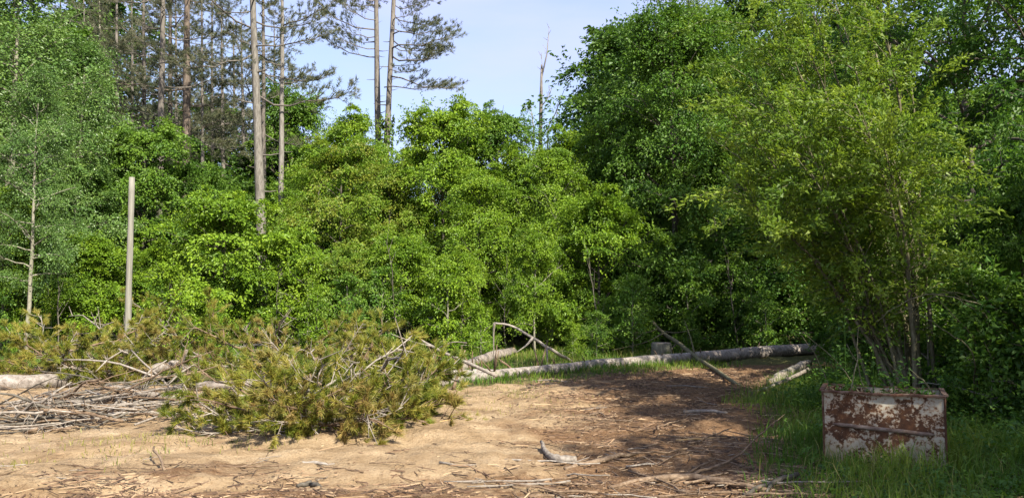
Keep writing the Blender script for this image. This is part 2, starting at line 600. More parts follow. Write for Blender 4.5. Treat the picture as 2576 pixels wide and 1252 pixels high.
# ================================================================== GROUND
def build_ground():
    def axis(lo, hi, fine, far_lo, far_hi, gr=1.22):
        a = list(np.arange(lo, hi + 1e-6, fine))
        s, v = fine, hi
        while v < far_hi:
            s *= gr
            v += s
            a.append(v)
        s, v = fine, lo
        b = []
        while v > far_lo:
            s *= gr
            v -= s
            b.append(v)
        return np.array(b[::-1] + a)
    X = axis(-11, 8, .07, -900, 900)
    Y = axis(4.5, 19, .07, -300, 1500)
    xx, yy = np.meshgrid(X, Y)
    zz = gz(xx, yy)
    nearm = np.clip(1 - np.maximum(np.abs(yy - 11) - 9, np.abs(xx + 1) - 11) / 5, 0, 1)
    rg = np.random.default_rng(3)
    rough = rg.normal(0, 1, xx.shape)
    sm = (rough + np.roll(rough, 1, 0) + np.roll(rough, 1, 1) + np.roll(rough, -1, 0) + np.roll(rough, -1, 1)) / 5
    zz = zz + sm * .020 * nearm
    sm2 = sm.copy()
    for _ in range(3):
        sm2 = (sm2 + np.roll(sm2, 2, 0) + np.roll(sm2, 2, 1) + np.roll(sm2, -2, 0) + np.roll(sm2, -2, 1)) / 5
    zz = zz + np.maximum(sm2 * 3.2, -.6) * .022 * nearm
    nx, ny = len(X), len(Y)
    V = np.stack([xx, yy, zz], -1).reshape(-1, 3)
    i = (np.arange(ny - 1)[:, None] * nx + np.arange(nx - 1)[None, :])
    Q = np.stack([i, i + 1, i + nx + 1, i + nx], -1).reshape(-1, 4)
    g = Geo()
    g.add(V, Q)
    me = g.mesh('ground')
    # where forest litter and where turf covers the sand
    x, y = V[:, 0], V[:, 1]
    hum = np.clip((x + .3 + (y - 9) * -.12) / 2.0, 0, 1) * .72 + .25
    hum = np.maximum(hum, np.clip((8.7 - y + .10 * x) / 2.6, 0, 1) * .66)
    hum = np.maximum(hum, np.clip((y - 17.5) / 4, 0, 1) * .9)
    turf = grass_density(x, y)
    turf = np.maximum(turf, np.clip((y - 17.0) / 3, 0, .8))
    for nme, val in (('humus', hum), ('turf', turf)):
        a = me.attributes.new(nme, 'FLOAT', 'POINT')
        a.data.foreach_set('value', val.astype(np.float32))
    o = obj('ground', me, 'ground')
    o['kind'] = 'structure'
    tag(o, 'sandy ground of the clearing with brown wood litter', 'ground')
    return o


LOG_A, LOG_B = gpt(1060, 960), gpt(2085, 889)


def log_dist(x, y):
    """signed distance in front (+) of the long log, and position along it"""
    d = np.array([LOG_B.x - LOG_A.x, LOG_B.y - LOG_A.y])
    L = np.linalg.norm(d)
    d /= L
    rx, ry = x - LOG_A.x, y - LOG_A.y
    return (rx * d[1] - ry * d[0]), (rx * d[0] + ry * d[1]) / L


def grass_density(x, y):
    ex = np.interp(y, [3, 6, 8, 10, 12, 14, 17, 22], [1.4, 1.95, 2.5, 3.35, 3.3, 5.0, 7.2, 9])
    right = np.clip((x - ex) / .7 + .25, 0, 1)
    dist, s = log_dist(x, y)
    strip = np.clip(1.5 - np.abs(dist - .8) / .7, 0, 1) * np.clip((.62 - s) / .1, 0, 1) * np.clip((s + .05) / .1, 0, 1)
    behind = np.clip((-dist - .1) / .8, 0, .75) * (s > -.6) * (y > 14)
    farleft = np.clip((y - 17.3) / 1.5, 0, .8) * (x < -5)
    return np.clip(np.maximum.reduce([right, strip, behind, farleft]), 0, 1)


build_ground()

# ================================================================== TREES
GOLD = 2.39996


def tree_geo(seed, H, cb, R, nl, cpl, lpc, ls, cr, r0, lean=(0, 0), el0=8, el1=65, flat=.32, asp=.62, droop=.25,
             low=.55, peak=.45, upn=.9, twig=True, sag=.12, gap=0.0):
    """wood and leaves of one broadleaf tree, base at the origin: trunk, limbs, twigs and sprays of leaves"""
    rng = np.random.default_rng(seed)
    w, lf = Geo(), Geo()
    n = 11
    t = np.linspace(0, 1, n)
    wob = np.cumsum(rng.normal(0, .011 * H / 2, (n, 2)), axis=0)
    wob -= wob[0]
    TP = np.stack([lean[0] * t ** 1.3 + wob[:, 0] * .6, lean[1] * t ** 1.3 + wob[:, 1] * .6, -.2 + (H * .97 + .2) * t], 1)
    TR = r0 * (1 - t) ** .85 + .012
    TR[0] *= 1.3
    tube(w, TP, TR, 8, wob=.04, rng=rng)

    def trunk(q):
        return np.array([np.interp(q, t, TP[:, k]) for k in range(3)])

    C, OUT, CR = [], [], []
    for i in range(nl):
        q = ((i + .5) / nl) ** .92
        q = np.clip(q + rng.normal(0, .02), 0, .985)
        tq = cb + (.97 - cb) * q
        az = i * GOLD + rng.normal(0, .35)
        prof = np.interp(q, [0, peak, .8, 1], [low, 1, .82, .45])
        L = R * prof * rng.uniform(.72, 1.18)
        el = math.radians(el0 + (el1 - el0) * q + rng.normal(0, 8))
        s0 = trunk(tq)
        h = np.array([math.cos(az), math.sin(az), 0])
        sg = np.linspace(0, 1, 6)
        PL = s0 + h * (L * np.cos(el) * sg)[:, None] + np.array([0, 0, 1]) * (L * math.sin(el) * sg - L * sag * sg ** 2.2)[:, None]
        PL = PL + np.cumsum(rng.normal(0, .03 * L, (6, 3)), 0) * (sg[:, None] > 0)
        rl = max(.010, np.interp(tq, t, TR) * .48)
        tube(w, PL, rl * (1 - sg) ** .8 + .006, 5, cap=False)
        side = np.array([-h[1], h[0], 0])
        for k in range(cpl):
            if rng.random() < gap:
                continue
            s = rng.uniform(.25, 1.06) ** .75
            base = np.array([np.interp(min(s, 1) * .85, sg, PL[:, c]) for c in range(3)])
            tip = np.array([np.interp(min(s, 1), sg, PL[:, c]) for c in range(3)]) + h * L * max(0, s - 1)
            off = side * rng.normal(0, .30) * L * (1.15 - .5 * s) + np.array([0, 0, rng.normal(.04, .10) * max(L, .8)])
            c = tip + off
            if twig:
                tube(w, [base, (base + c) / 2 + rng.normal(0, .04, 3), c], [.009, .006, .003], 3, cap=False)
            C.append(c)
            o = c - trunk(min(tq + .05, 1))
            OUT.append(o / (np.linalg.norm(o) + 1e-6))
            CR.append(cr * rng.uniform(.45, 1.3) * (1.0 if q < .85 else .75))
    for k in range(5):
        C.append(trunk(1.0) + rng.normal(0, .12, 3) * cr + np.array([0, 0, .1]))
        OUT.append(np.array([0, 0, 1.]))
        CR.append(cr * .7)
    C, OUT, CR = np.array(C), np.array(OUT), np.array(CR)
    m = len(C)
    # each spray is a shallow dome tilted outward
    up = np.array([0, 0, 1.])
    nn = nrm(up[None] * 1.0 + OUT * .6 + rng.normal(0, .40, (m, 3)))
    e1 = nrm(np.cross(nn, rng.normal(0, 1, (m, 3))))
    e2 = np.cross(nn, e1)
    r = np.sqrt(rng.uniform(0, 1, (m, lpc))) * CR[:, None]
    a = rng.uniform(0, math.tau, (m, lpc))
    lob = 1 + .38 * np.sin(a * 2 + rng.uniform(0, 6, (m, 1))) + .28 * np.sin(a * 5 + rng.uniform(0, 6, (m, 1)))
    r = r * lob
    hgt = rng.normal(0, flat * .55, (m, lpc)) * CR[:, None] - droop * r ** 2 / CR[:, None]
    rad = np.cos(a)[..., None] * e1[:, None] + np.sin(a)[..., None] * e2[:, None]
    P = C[:, None] + rad * r[..., None] + nn[:, None] * hgt[..., None]
    A = rad * .8 + OUT[:, None] * .5 + rng.normal(0, .55, (m, lpc, 3)) + np.array([0, 0, -.35])
    Nn = up * upn * .85 + nn[:, None] * .35 + OUT[:, None] * .6 + rng.normal(0, .5, (m, lpc, 3))
    size = ls * rng.uniform(.6, 1.25, (m, lpc))
    ct = rng.uniform(.15, .85, (m, 1))
    tint = np.clip(ct + rng.normal(0, .13, (m, lpc)) + .08 * (r / CR[:, None] - .5), 0, 1)
    leaves(lf, P.reshape(-1, 3), A.reshape(-1, 3), Nn.reshape(-1, 3), size.ravel(), asp, tint.ravel())
    # loose shoots that stand out of the sprays and break the outline
    ns, k = int(m * .6), 16
    ix = rng.integers(0, m, ns)
    sd = nrm(OUT[ix] * .8 + up * .55 + rng.normal(0, .42, (ns, 3)))
    sl = CR[ix] * rng.uniform(1.0, 2.1, ns)
    f = rng.uniform(.25, 1.0, (ns, k))
    SPt = C[ix][:, None] + sd[:, None] * (sl[:, None] * f)[..., None] - up * (.22 * sl[:, None] * f ** 2)[..., None] + rng.normal(0, .05, (ns, k, 3))
    SA = sd[:, None] * .6 + rng.normal(0, .6, (ns, k, 3)) + np.array([0, 0, -.25])
    SN = up * .8 + OUT[ix][:, None] * .5 + rng.normal(0, .5, (ns, k, 3))
    st = np.clip(rng.uniform(.3, .95, (ns, 1)) + rng.normal(0, .1, (ns, k)), 0, 1)
    leaves(lf, SPt.reshape(-1, 3), SA.reshape(-1, 3), SN.reshape(-1, 3), (ls * rng.uniform(.55, 1.1, (ns, k))).ravel(), asp, st.ravel())
    for j in range(ns):
        if twig and j % 2 == 0:
            tube(w, [C[ix[j]], C[ix[j]] + sd[j] * sl[j] * .5 - up * .05 * sl[j], C[ix[j]] + sd[j] * sl[j] - up * .22 * sl[j]], [.005, .004, .002], 3, cap=False)
    return w, lf


VAR = {}


def variant(key, H, **kw):
    w, l = tree_geo(H=H, **kw)
    VAR[key] = (H, w.mesh(key + '_wood'), l.mesh(key + '_leaves', False))


variant('bush_a', 5.0, seed=11, cb=.18, R=2.3, nl=21, cpl=7, lpc=202, ls=.108, cr=.58, r0=.07, low=.8, peak=.35, flat=.17, droop=.28)
variant('bush_b', 5.0, seed=12, cb=.26, R=2.0, nl=20, cpl=7, lpc=193, ls=.10, cr=.54, r0=.06, low=.7, peak=.4, flat=.17, droop=.28)
variant('maple_a', 8.5, seed=21, cb=.13, R=2.6, nl=30, cpl=7, lpc=202, ls=.112, cr=.66, r0=.11, low=.7, peak=.45, el1=55, flat=.17, droop=.28)
variant('maple_b', 8.5, seed=22, cb=.27, R=2.3, nl=27, cpl=7, lpc=202, ls=.10, cr=.62, r0=.10, low=.7, peak=.5, el1=55, flat=.17, droop=.28)
variant('maple_c', 8.5, seed=23, cb=.22, R=2.5, nl=28, cpl=7, lpc=184, ls=.106, cr=.62, r0=.10, low=.7, peak=.45, el1=55, flat=.19, droop=.28, gap=.08)
variant('aspen_a', 14.0, seed=31, cb=.16, R=2.7, nl=40, cpl=7, lpc=132, ls=.105, cr=.70, r0=.13, low=.7, peak=.4, el1=60, flat=.5, upn=.5)
variant('aspen_b', 14.0, seed=32, cb=.25, R=2.4, nl=36, cpl=7, lpc=123, ls=.10, cr=.64, r0=.10, low=.7, peak=.4, el1=60, flat=.5, upn=.5, gap=.14)
variant('broad_a', 12.0, seed=41, cb=.08, R=3.7, nl=40, cpl=9, lpc=158, ls=.135, cr=.78, r0=.17, low=.85, peak=.35, droop=.45, el1=55, flat=.22)
variant('edge_a', 11.0, seed=51, cb=.12, R=3.4, nl=36, cpl=8, lpc=96, ls=.125, cr=.56, r0=.15, low=.7, peak=.5, gap=.25, el1=50, flat=.22)
variant('edge_b', 11.0, seed=52, cb=.2, R=3.2, nl=33, cpl=8, lpc=88, ls=.125, cr=.54, r0=.14, low=.7, peak=.5, gap=.30, el1=50, flat=.22)
variant('shade_a', 11.0, seed=53, cb=.22, R=3.3, nl=24, cpl=6, lpc=80, ls=.14, cr=.50, r0=.14, low=.7, peak=.5, gap=.32, el1=50, flat=.22, twig=False)
variant('back_a', 12.0, seed=61, cb=.10, R=3.3, nl=38, cpl=7, lpc=66, ls=.19, cr=.74, r0=.14, low=.8, peak=.45, twig=False, flat=.25)
variant('back_b', 12.0, seed=62, cb=.06, R=3.0, nl=38, cpl=7, lpc=66, ls=.19, cr=.72, r0=.13, low=.9, peak=.4, twig=False, flat=.25)
variant('sap_a', 3.0, seed=71, cb=.16, R=1.05, nl=14, cpl=4, lpc=66, ls=.10, cr=.36, r0=.025, low=.7, peak=.4)
variant('sap_b', 3.0, seed=72, cb=.10, R=1.25, nl=15, cpl=4, lpc=66, ls=.105, cr=.40, r0=.025, low=.9, peak=.3)
variant('shrub_a', 1.3, seed=81, cb=.05, R=.85, nl=16, cpl=5, lpc=36, ls=.095, cr=.25, r0=.018, low=1, peak=.3)


def tree(key, x, y, H, leaf, bark, name, label, cat='tree', group=None, rz=0.0, wide=1.0, sink=.05):
    h0, wm, lm = VAR[key]
    s = H / h0
    t = thing(name, label, cat, (x, y, gzf(x, y) - sink), rz, group, (s * wide, s * wide, s))
    obj('trunk', wm, bark, t)
    obj('crown', lm, leaf, t, 'stuff')
    return t


def tree_px(key, px, depth, top, leaf, bark, name, label, **kw):
    p = at(px, top, depth)
    return tree(key, p.x, depth, p.z, leaf, bark, name, label, **kw)


def sector(px):
    """a landmark that a picture position lies at"""
    for lim, nme in ((60, 'at the left end of the wood'), (240, 'behind the pale leaning aspen trunk'), (390, 'behind the wooden pole'), (540, 'near the reddish pine'), (760, 'near the thick pale pine'),
                     (1060, 'below the twin pines'), (1280, 'right of the twin pines'), (1440, 'below the broken snag'), (1620, 'left of the stump'), (1800, 'behind the stump'),
                     (2000, 'behind the leaning branch'), (2200, 'behind the butt of the long log'), (2400, 'behind the willow')):
        if px < lim:
            return nme
    return 'at the right end of the wood'


# ---- edge of the wood, from left to right
tree_px('aspen_a', 30, 24, -120, 'aspen', 'light_bark', 'aspen_tree', 'tall grey-green aspen filling the upper corner at the far left', rz=.3, wide=1.25)
tree_px('aspen_b', 95, 20.5, 190, 'aspen', 'light_bark', 'aspen_tree', 'slim aspen with a pale leaning trunk at the end of the brush on the left', rz=2.0, wide=1.0)
tree_px('aspen_a', 205, 27, 110, 'aspen', 'light_bark', 'aspen_tree', 'tall aspen rising behind the bare wooden pole', rz=1.9, wide=1.0)
tree_px('maple_b', 20, 23, 470, 'maple', 'grey_bark', 'maple_tree', 'low bright maple at the left end of the wood edge', rz=.8, wide=1.1)
tree_px('maple_c', 190, 24.5, 430, 'aspen', 'grey_bark', 'maple_tree', 'mid-height maple between the pale leaning trunk and the wooden pole', rz=2.8, wide=1.1)
tree_px('bush_b', 250, 23, 620, 'maple', 'grey_bark', 'maple_tree', 'low leafy maple just left of the wooden pole foot', rz=4.2, wide=1.1)
tree_px('maple_a', 375, 27, 330, 'maple_deep', 'grey_bark', 'maple_tree', 'darker maple directly behind the top of the wooden pole', rz=.9)
tree_px('bush_a', 400, 24.5, 640, 'maple', 'grey_bark', 'maple_tree', 'small maple right of the wooden pole foot', rz=1.1)
tree_px('bush_a', 575, 24, 525, 'maple', 'grey_bark', 'maple_tree', 'bushy yellow-green maple in front of the thick pale pine trunks', rz=3.6, wide=1.15)
tree_px('maple_b', 500, 29, 420, 'maple_deep', 'grey_bark', 'maple_tree', 'shaded maple between the reddish pine trunk and the thick pale pine trunk', rz=5.2)
tree_px('bush_b', 720, 24, 600, 'maple', 'grey_bark', 'maple_tree', 'low bright maple right of the slender pale pine trunk', rz=.2, wide=1.1)
tree_px('maple_a', 738, 40, 250, 'maple_deep', 'grey_bark', 'round_tree', 'round-topped green tree behind the two pale pine trunks, against the sky', rz=2.5, wide=.8)
tree_px('maple_c', 855, 26, 385, 'redtip', 'grey_bark', 'maple_tree', 'red-tinged maple left of the twin pines', rz=1.4, wide=1.05)
tree_px('maple_c', 880, 34, 310, 'maple', 'grey_bark', 'maple_tree', 'thin-topped tree whose sparse tip meets the sky left of the twin pines', rz=3.0, wide=.85)
tree_px('bush_a', 880, 23.5, 640, 'redtip', 'grey_bark', 'maple_tree', 'low maple with reddish shoots behind the green brush pile', rz=5.5, wide=.9)
tree_px('maple_c', 985, 27, 430, 'redtip', 'grey_bark', 'maple_tree', 'red-tinged maple at the foot of the twin pines', rz=4.4, wide=.9)
tree_px('maple_a', 1120, 28, 285, 'maple', 'grey_bark', 'maple_tree', 'green maple with a domed top just right of the twin pines', rz=.6, wide=.95)
tree_px('maple_b', 1250, 30, 290, 'maple_deep', 'grey_bark', 'maple_tree', 'deep green maple left of the broken snag, its top in the sky', rz=1.7, wide=.95)
tree_px('bush_b', 1010, 23.5, 610, 'maple', 'grey_bark', 'maple_tree', 'slim-stemmed low maple behind the right end of the brush pile', rz=2.2, wide=1.05)
tree_px('maple_c', 1210, 25, 440, 'maple', 'grey_bark', 'maple_tree', 'bright maple in the middle of the wood edge', rz=3.9, wide=1.0)
tree_px('maple_b', 1390, 25.5, 385, 'maple', 'light_bark', 'maple_tree', 'yellow-green maple below the broken snag', rz=5.9, wide=.95)
tree_px('bush_a', 1160, 22.8, 650, 'maple', 'grey_bark', 'maple_tree', 'low bright maple behind the propped bent stick', rz=.5, wide=.85)
tree_px('bush_b', 1345, 22.0, 600, 'maple', 'light_bark', 'maple_tree', 'small maple on one bare pale stem behind the forked log', rz=3.3, wide=.75)
tree_px('bush_a', 1500, 23, 520, 'maple', 'grey_bark', 'maple_tree', 'bright low maple left of the tree stump', rz=1.0, wide=.95)
tree_px('broad_a', 1695, 25.5, 70, 'maple_deep', 'grey_bark', 'broadleaf_tree', 'big deep green broadleaf tree behind the tree stump', rz=.4, wide=.95)
tree_px('aspen_b', 1725, 30, -160, 'willow', 'grey_bark', 'broadleaf_tree', 'tall thin-leaved tree showing its forked trunk above the big green tree', rz=2.9, wide=.85)
tree_px('maple_a', 1560, 27.5, 300, 'maple_deep', 'grey_bark', 'broadleaf_tree', 'shoulder-high green tree on the left flank of the big broadleaf tree', rz=5.0, wide=.9)
tree_px('maple_b', 1800, 24.5, 360, 'maple_deep', 'grey_bark', 'broadleaf_tree', 'dark tree on the right flank of the big broadleaf tree', rz=2.3, wide=1.0)
tree_px('bush_a', 1720, 23.8, 600, 'maple_deep', 'grey_bark', 'broadleaf_tree', 'low dark tree with drooping leaves just right of the stump', rz=1.3, wide=1.0)
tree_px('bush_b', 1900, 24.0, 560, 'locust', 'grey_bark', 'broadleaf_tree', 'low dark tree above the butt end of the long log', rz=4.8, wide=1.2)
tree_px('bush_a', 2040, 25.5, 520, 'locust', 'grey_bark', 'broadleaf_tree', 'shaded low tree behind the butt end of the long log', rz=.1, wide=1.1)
tree_px('maple_c', 800, 30.5, 400, 'maple', 'grey_bark', 'maple_tree', 'green maple between the slender pale pine and the twin pines', rz=2.2, wide=1.0)
tree_px('maple_a', 930, 31, 395, 'maple', 'grey_bark', 'maple_tree', 'green maple close behind the foot of the twin pines', rz=4.0, wide=.9)
tree_px('maple_c', 1050, 31.5, 400, 'redtip', 'grey_bark', 'maple_tree', 'maple filling the dip in the treetops right of the twin pines', rz=.4, wide=.95)
tree_px('maple_a', 1185, 32, 330, 'maple', 'grey_bark', 'maple_tree', 'maple between the two domed treetops left of the snag', rz=2.7, wide=.85)
tree_px('maple_a', 1320, 29, 400, 'maple', 'grey_bark', 'maple_tree', 'green maple hiding the foot of the broken snag', rz=3.4, wide=.9)
tree_px('maple_c', 1440, 29.5, 350, 'maple', 'grey_bark', 'maple_tree', 'green maple in the dip between the snag and the big broadleaf tree', rz=1.5, wide=.95)
# ---- right side, nearer
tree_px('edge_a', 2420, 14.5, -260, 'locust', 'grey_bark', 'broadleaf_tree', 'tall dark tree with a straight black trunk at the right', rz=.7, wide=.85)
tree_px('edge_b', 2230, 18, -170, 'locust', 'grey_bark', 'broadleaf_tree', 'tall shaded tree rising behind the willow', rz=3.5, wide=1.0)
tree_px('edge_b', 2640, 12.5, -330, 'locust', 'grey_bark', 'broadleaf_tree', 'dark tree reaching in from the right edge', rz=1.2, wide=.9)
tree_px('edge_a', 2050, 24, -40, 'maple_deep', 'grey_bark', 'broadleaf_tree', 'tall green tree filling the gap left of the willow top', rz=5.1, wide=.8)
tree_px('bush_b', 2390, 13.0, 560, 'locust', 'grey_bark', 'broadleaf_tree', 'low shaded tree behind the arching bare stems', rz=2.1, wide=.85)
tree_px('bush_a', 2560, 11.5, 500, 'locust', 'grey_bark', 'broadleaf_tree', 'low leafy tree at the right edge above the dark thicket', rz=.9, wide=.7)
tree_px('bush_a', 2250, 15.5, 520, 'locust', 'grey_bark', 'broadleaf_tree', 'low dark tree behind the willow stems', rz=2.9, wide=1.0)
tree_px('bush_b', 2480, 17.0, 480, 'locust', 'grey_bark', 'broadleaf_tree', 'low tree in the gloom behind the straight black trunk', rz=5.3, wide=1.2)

# ---- deeper rows of the wood
rb = random.Random(77)
BACK_G = 'trees deeper in the wood behind the edge'
for row, (depth, step, py_left, py_mid, py_right) in enumerate(((33, 165, 250, 520, 200), (40, 150, 180, 500, 120), (50, 140, 120, 480, 60))):
    px = -150 + row * 50
    while px < 2800:
        if px < 330:
            top = py_left - 60
        elif px < 780:
            top = py_left + 190
        elif px < 1480:
            top = py_mid
        elif px < 2280:
            top = py_right
        else:
            top = 230
        top += rb.uniform(-40, 60)
        d = depth + rb.uniform(-2.5, 2.5)
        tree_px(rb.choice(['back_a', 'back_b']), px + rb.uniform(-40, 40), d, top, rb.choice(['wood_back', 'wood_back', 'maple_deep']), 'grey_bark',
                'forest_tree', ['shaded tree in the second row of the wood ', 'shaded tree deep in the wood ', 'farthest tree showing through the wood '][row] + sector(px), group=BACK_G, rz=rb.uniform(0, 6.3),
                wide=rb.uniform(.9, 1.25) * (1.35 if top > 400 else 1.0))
        px += step * rb.uniform(.8, 1.2)

# ---- trees at the photographer's side whose shade covers the ground by the tank
SH_G = 'trees beside and behind the viewpoint'
for (x, y, H, k, rz, wd) in ((8.8, 3.4, 8.6, 'edge_a', .5, 1.0), (10.6, 1.2, 9.5, 'edge_b', 2.2, 1.1), (7.6, 0.2, 8.0, 'edge_a', 4.0, .9), (12.0, 6.2, 9.5, 'shade_a', 1.0, 1.0),
                             (12.6, 10.0, 8.5, 'shade_a', 5.0, .9), (5.8, -1.6, 7.4, 'shade_a', 3.1, .85), (6.7, 2.2, 7.4, 'shade_a', .2, .75)):
    tree(k, x, y, H, 'locust', 'grey_bark', 'broadleaf_tree', 'tree beside the viewpoint whose shade falls on the clearing', group=SH_G, rz=rz, wide=wd)

# ---- saplings and understory along the edge
SAP_G = 'saplings along the foot of the wood'
rs = random.Random(9)
for i in range(34):
    px = rs.uniform(-60, 2150)
    d = rs.uniform(20.6, 25.5) if px < 1500 else rs.uniform(21.5, 25)
    if 1600 < px < 1720 and d < 22.5:
        d += 2.5
    top = rs.uniform(660, 800)
    tree_px(rs.choice(['sap_a', 'sap_b']), px, d, top, 'shrub' if px > 1450 else rs.choice(['maple', 'shrub', 'maple']), 'light_bark', 'sapling',
            'leafy sapling at the foot of the wood ' + sector(px), cat='sapling', group=SAP_G, rz=rs.uniform(0, 6))
for i, (px, d, top, leaf) in enumerate(((1590, 20.8, 715, 'shrub'), (1500, 19.8, 790, 'shrub'), (1440, 19.2, 820, 'maple'), (1850, 23.2, 770, 'shrub'),
                                        (1980, 24.0, 740, 'locust'), (2140, 17, 730, 'locust'), (2480, 9.6, 700, 'locust'), (2330, 11.0, 720, 'locust'))):
    lab = ['dense dark green sapling just left of the stump', 'small leafy sapling behind the middle of the long log', 'light green sapling behind the middle of the long log',
           'shaded sapling behind the leaning branch', 'shaded sapling near the butt of the long log', 'tall shaded sapling behind the weeds left of the tank',
           'leafy sapling in the thicket right of the tank', 'shaded sapling behind the tank'][i]
    tree_px(['sap_b', 'sap_a'][i % 2], px, d, top, leaf, 'light_bark', 'sapling', lab, cat='sapling', rz=i * 1.3)
SHR_G = 'low shrubs in the undergrowth'
for i in range(40):
    px = rs.uniform(1450, 2700)
    d = rs.uniform(8.8, 15) if px > 2400 else (rs.uniform(16.5, 21) if px > 2130 else rs.uniform(22.6, 24.5))
    p = at(px, 800, d)
    tree('shrub_a', p.x, d, rs.uniform(.7, 1.5), rs.choice(['shrub', 'locust', 'weed']), 'twig_bark', 'shrub', 'low leafy shrub in the undergrowth ' + sector(px), cat='shrub', group=SHR_G, rz=rs.uniform(0, 6))


# ---- pines
def pine_branch_geo(seed, L, bare=.28, tufts=True, up=.12, ln=.17):
    rng = np.random.default_rng(seed)
    w, nl_ = Geo(), Geo()
    s = np.linspace(0, 1, 7)
    P = np.stack([L * s, np.cumsum(rng.normal(0, .045 * L, 7)) * (s > 0), np.cumsum(rng.normal(0, .02 * L, 7)) * (s > 0) - .13 * L * np.sin(s * math.pi * .75) + up * L * s ** 2.2], 1)
    tube(w, P, .030 * (1 - s) ** .8 + .008, 5)
    C, D = [], []
    for k in range(22):
        q = bare + (1 - bare) * (k + rng.uniform(0, 1)) / 22
        b = np.array([np.interp(q, s, P[:, c]) for c in range(3)])
        sd = 1 if k % 2 else -1
        l2 = L * .34 * (1.15 - .65 * q) * rng.uniform(.6, 1.2)
        d = nrm(np.array([rng.uniform(.4, .9), sd * rng.uniform(.3, 1.0), rng.uniform(-.15, .65)]))
        e = b + d * l2
        tube(w, [b, b + d * l2 * .5 + np.array([0, 0, -.02]), e], [.010, .007, .004], 3, cap=False)
        for j in range(6):
            f = 1.04 - .55 * rng.uniform(0, 1) ** 1.7
            C.append(b + d * l2 * f + rng.normal(0, .05, 3) + np.array([0, 0, .05]))
            D.append(d + np.array([0, 0, .6]))
    for j in range(5):
        C.append(P[-1] + rng.normal(0, .08, 3))
        D.append(np.array([1, 0, .5]))
    needles(nl_, np.array(C), np.array(D), rng, n=11, ln=ln, wd=.010, spread=.72)
    return w.mesh('pine_branch_wood'), nl_.mesh('pine_branch_needles', False)


PB = [pine_branch_geo(100 + i, 3.0, up=.10 + .05 * (i % 3)) for i in range(5)]
gs = Geo()
tube(gs, [(0, 0, 0), (.22, .02, .02), (.42, .0, .07)], [.018, .012, .005], 4)
STUB = gs.mesh('dead_stub')


def pine(px_b, py_b, px_t, py_t, depth, w_px, bark, label, H, crown_from, nb, seed, Lmul=1.0, arcs=None, stubs=8, needle='needle', group=None, stub_from=None):
    """standing pine whose trunk passes two picture positions at one distance"""
    rg = random.Random(seed)
    nrg = np.random.default_rng(seed)
    a, b = at(px_b, py_b, depth), at(px_t, py_t, depth)
    dx = (b.x - a.x) / (b.z - a.z)
    x0 = a.x - dx * a.z
    r = w_px / F_PX * depth / 2
    g = Geo()
    z = np.linspace(-.3, H, 16)
    tt = np.clip(z / H, 0, 1)
    pts = np.stack([dx * z + np.cumsum(nrg.normal(0, .02, 16)) * .5, np.cumsum(nrg.normal(0, .02, 16)) * .5, z], 1)
    rad = r * 1.25 * (1 - tt) ** .62 + .02
    tube(g, pts, rad, 10, wob=.035, rng=nrg)
    root = thing('pine_tree', label, 'tree', (x0, depth, gzf(x0, depth)), 0, group)
    obj('trunk', g.mesh('pine_trunk'), bark, root)
    for i in range(nb):
        q = (i + rg.uniform(0, .8)) / nb
        zz = crown_from + (H - crown_from) * q
        tz = zz / H
        L = Lmul * (1.0 - .55 * q) * rg.uniform(.4, 1.15)
        if arcs:
            az = math.radians(rg.uniform(*arcs[i % len(arcs)]))
        else:
            az = i * GOLD + rg.uniform(-.4, .4)
        wm, nm = PB[rg.randrange(5)]
        px_ = np.interp(zz, z, pts[:, 0])
        py_ = np.interp(zz, z, pts[:, 1])
        br = obj('branch', wm, bark if bark != 'pale_bark' else 'pine_bark', root)
        br.location = (px_, py_, zz)
        br.rotation_euler = (rg.uniform(-.3, .3), -(rg.gauss(.02, .20) + .3 * q), az)
        br.scale = (L, L, L)
        obj('needles', nm, needle, br, 'stuff')
    for i in range(stubs):
        lo = stub_from if stub_from is not None else crown_from * .35
        zz = lo + (crown_from * 1.15 - lo) * (i + rg.random()) / stubs
        st = obj('branch_stub', STUB, bark if bark != 'pale_bark' else 'pine_bark', root)
        st.location = (np.interp(zz, z, pts[:, 0]), np.interp(zz, z, pts[:, 1]), zz)
        az = rg.choice([0, math.pi]) + rg.uniform(-.9, .9)
        st.rotation_euler = (0, -rg.uniform(-.15, .25), az)
        s = rg.uniform(.7, 2.2)
        st.scale = (s, s, s)
    return root


pine(654, 520, 637, 60, 30, 21, 'pale_bark', 'thick pale pine trunk in front, left of the slender pale pine', 19, 9.7, 26, 1, 1.2, stubs=10)
pine(707, 520, 710, 60, 31, 12, 'pale_bark', 'slender pale pine trunk standing alone by the open sky', 17, 12.7, 14, 2, .8, stubs=16)
pine(664, 380, 662, 60, 36, 11, 'pine_bark', 'thin pine trunk half hidden behind the thick pale pine', 19, 9.3, 18, 3, 1.1)
pine(470, 420, 472, 40, 33, 19, 'red_bark', 'reddish-brown pine trunk left of the thin straight dark pine', 21, 8.7, 28, 4, 1.25, stubs=10)
pine(403, 560, 410, 60, 31, 15, 'pine_bark', 'grey pine trunk nearest right of the wooden pole', 20, 8.9, 26, 5, 1.2)
pine(425, 260, 426, 20, 38, 12, 'pine_bark', 'grey pine trunk close behind the pine right of the wooden pole', 21, 9.6, 21, 6, 1.25)
pine(512, 500, 511, 100, 34, 7, 'pine_bark', 'thin straight dark pine between the reddish pine and the thick pale pine', 17, 8.1, 18, 7, .9, stubs=14)
pine(365, 260, 363, 20, 36, 11, 'pine_bark', 'pine standing over the top of the wooden pole', 19, 8.6, 24, 8, 1.2)
pine(296, 330, 293, 60, 37, 10, 'pine_bark', 'pine among the aspens left of the wooden pole', 18, 8.6, 23, 9, 1.2)
pine(250, 380, 252, 200, 36, 9, 'light_bark', 'pale thin pine seen through the aspen leaves at the left', 16, 9.3, 14, 10, 1.0)
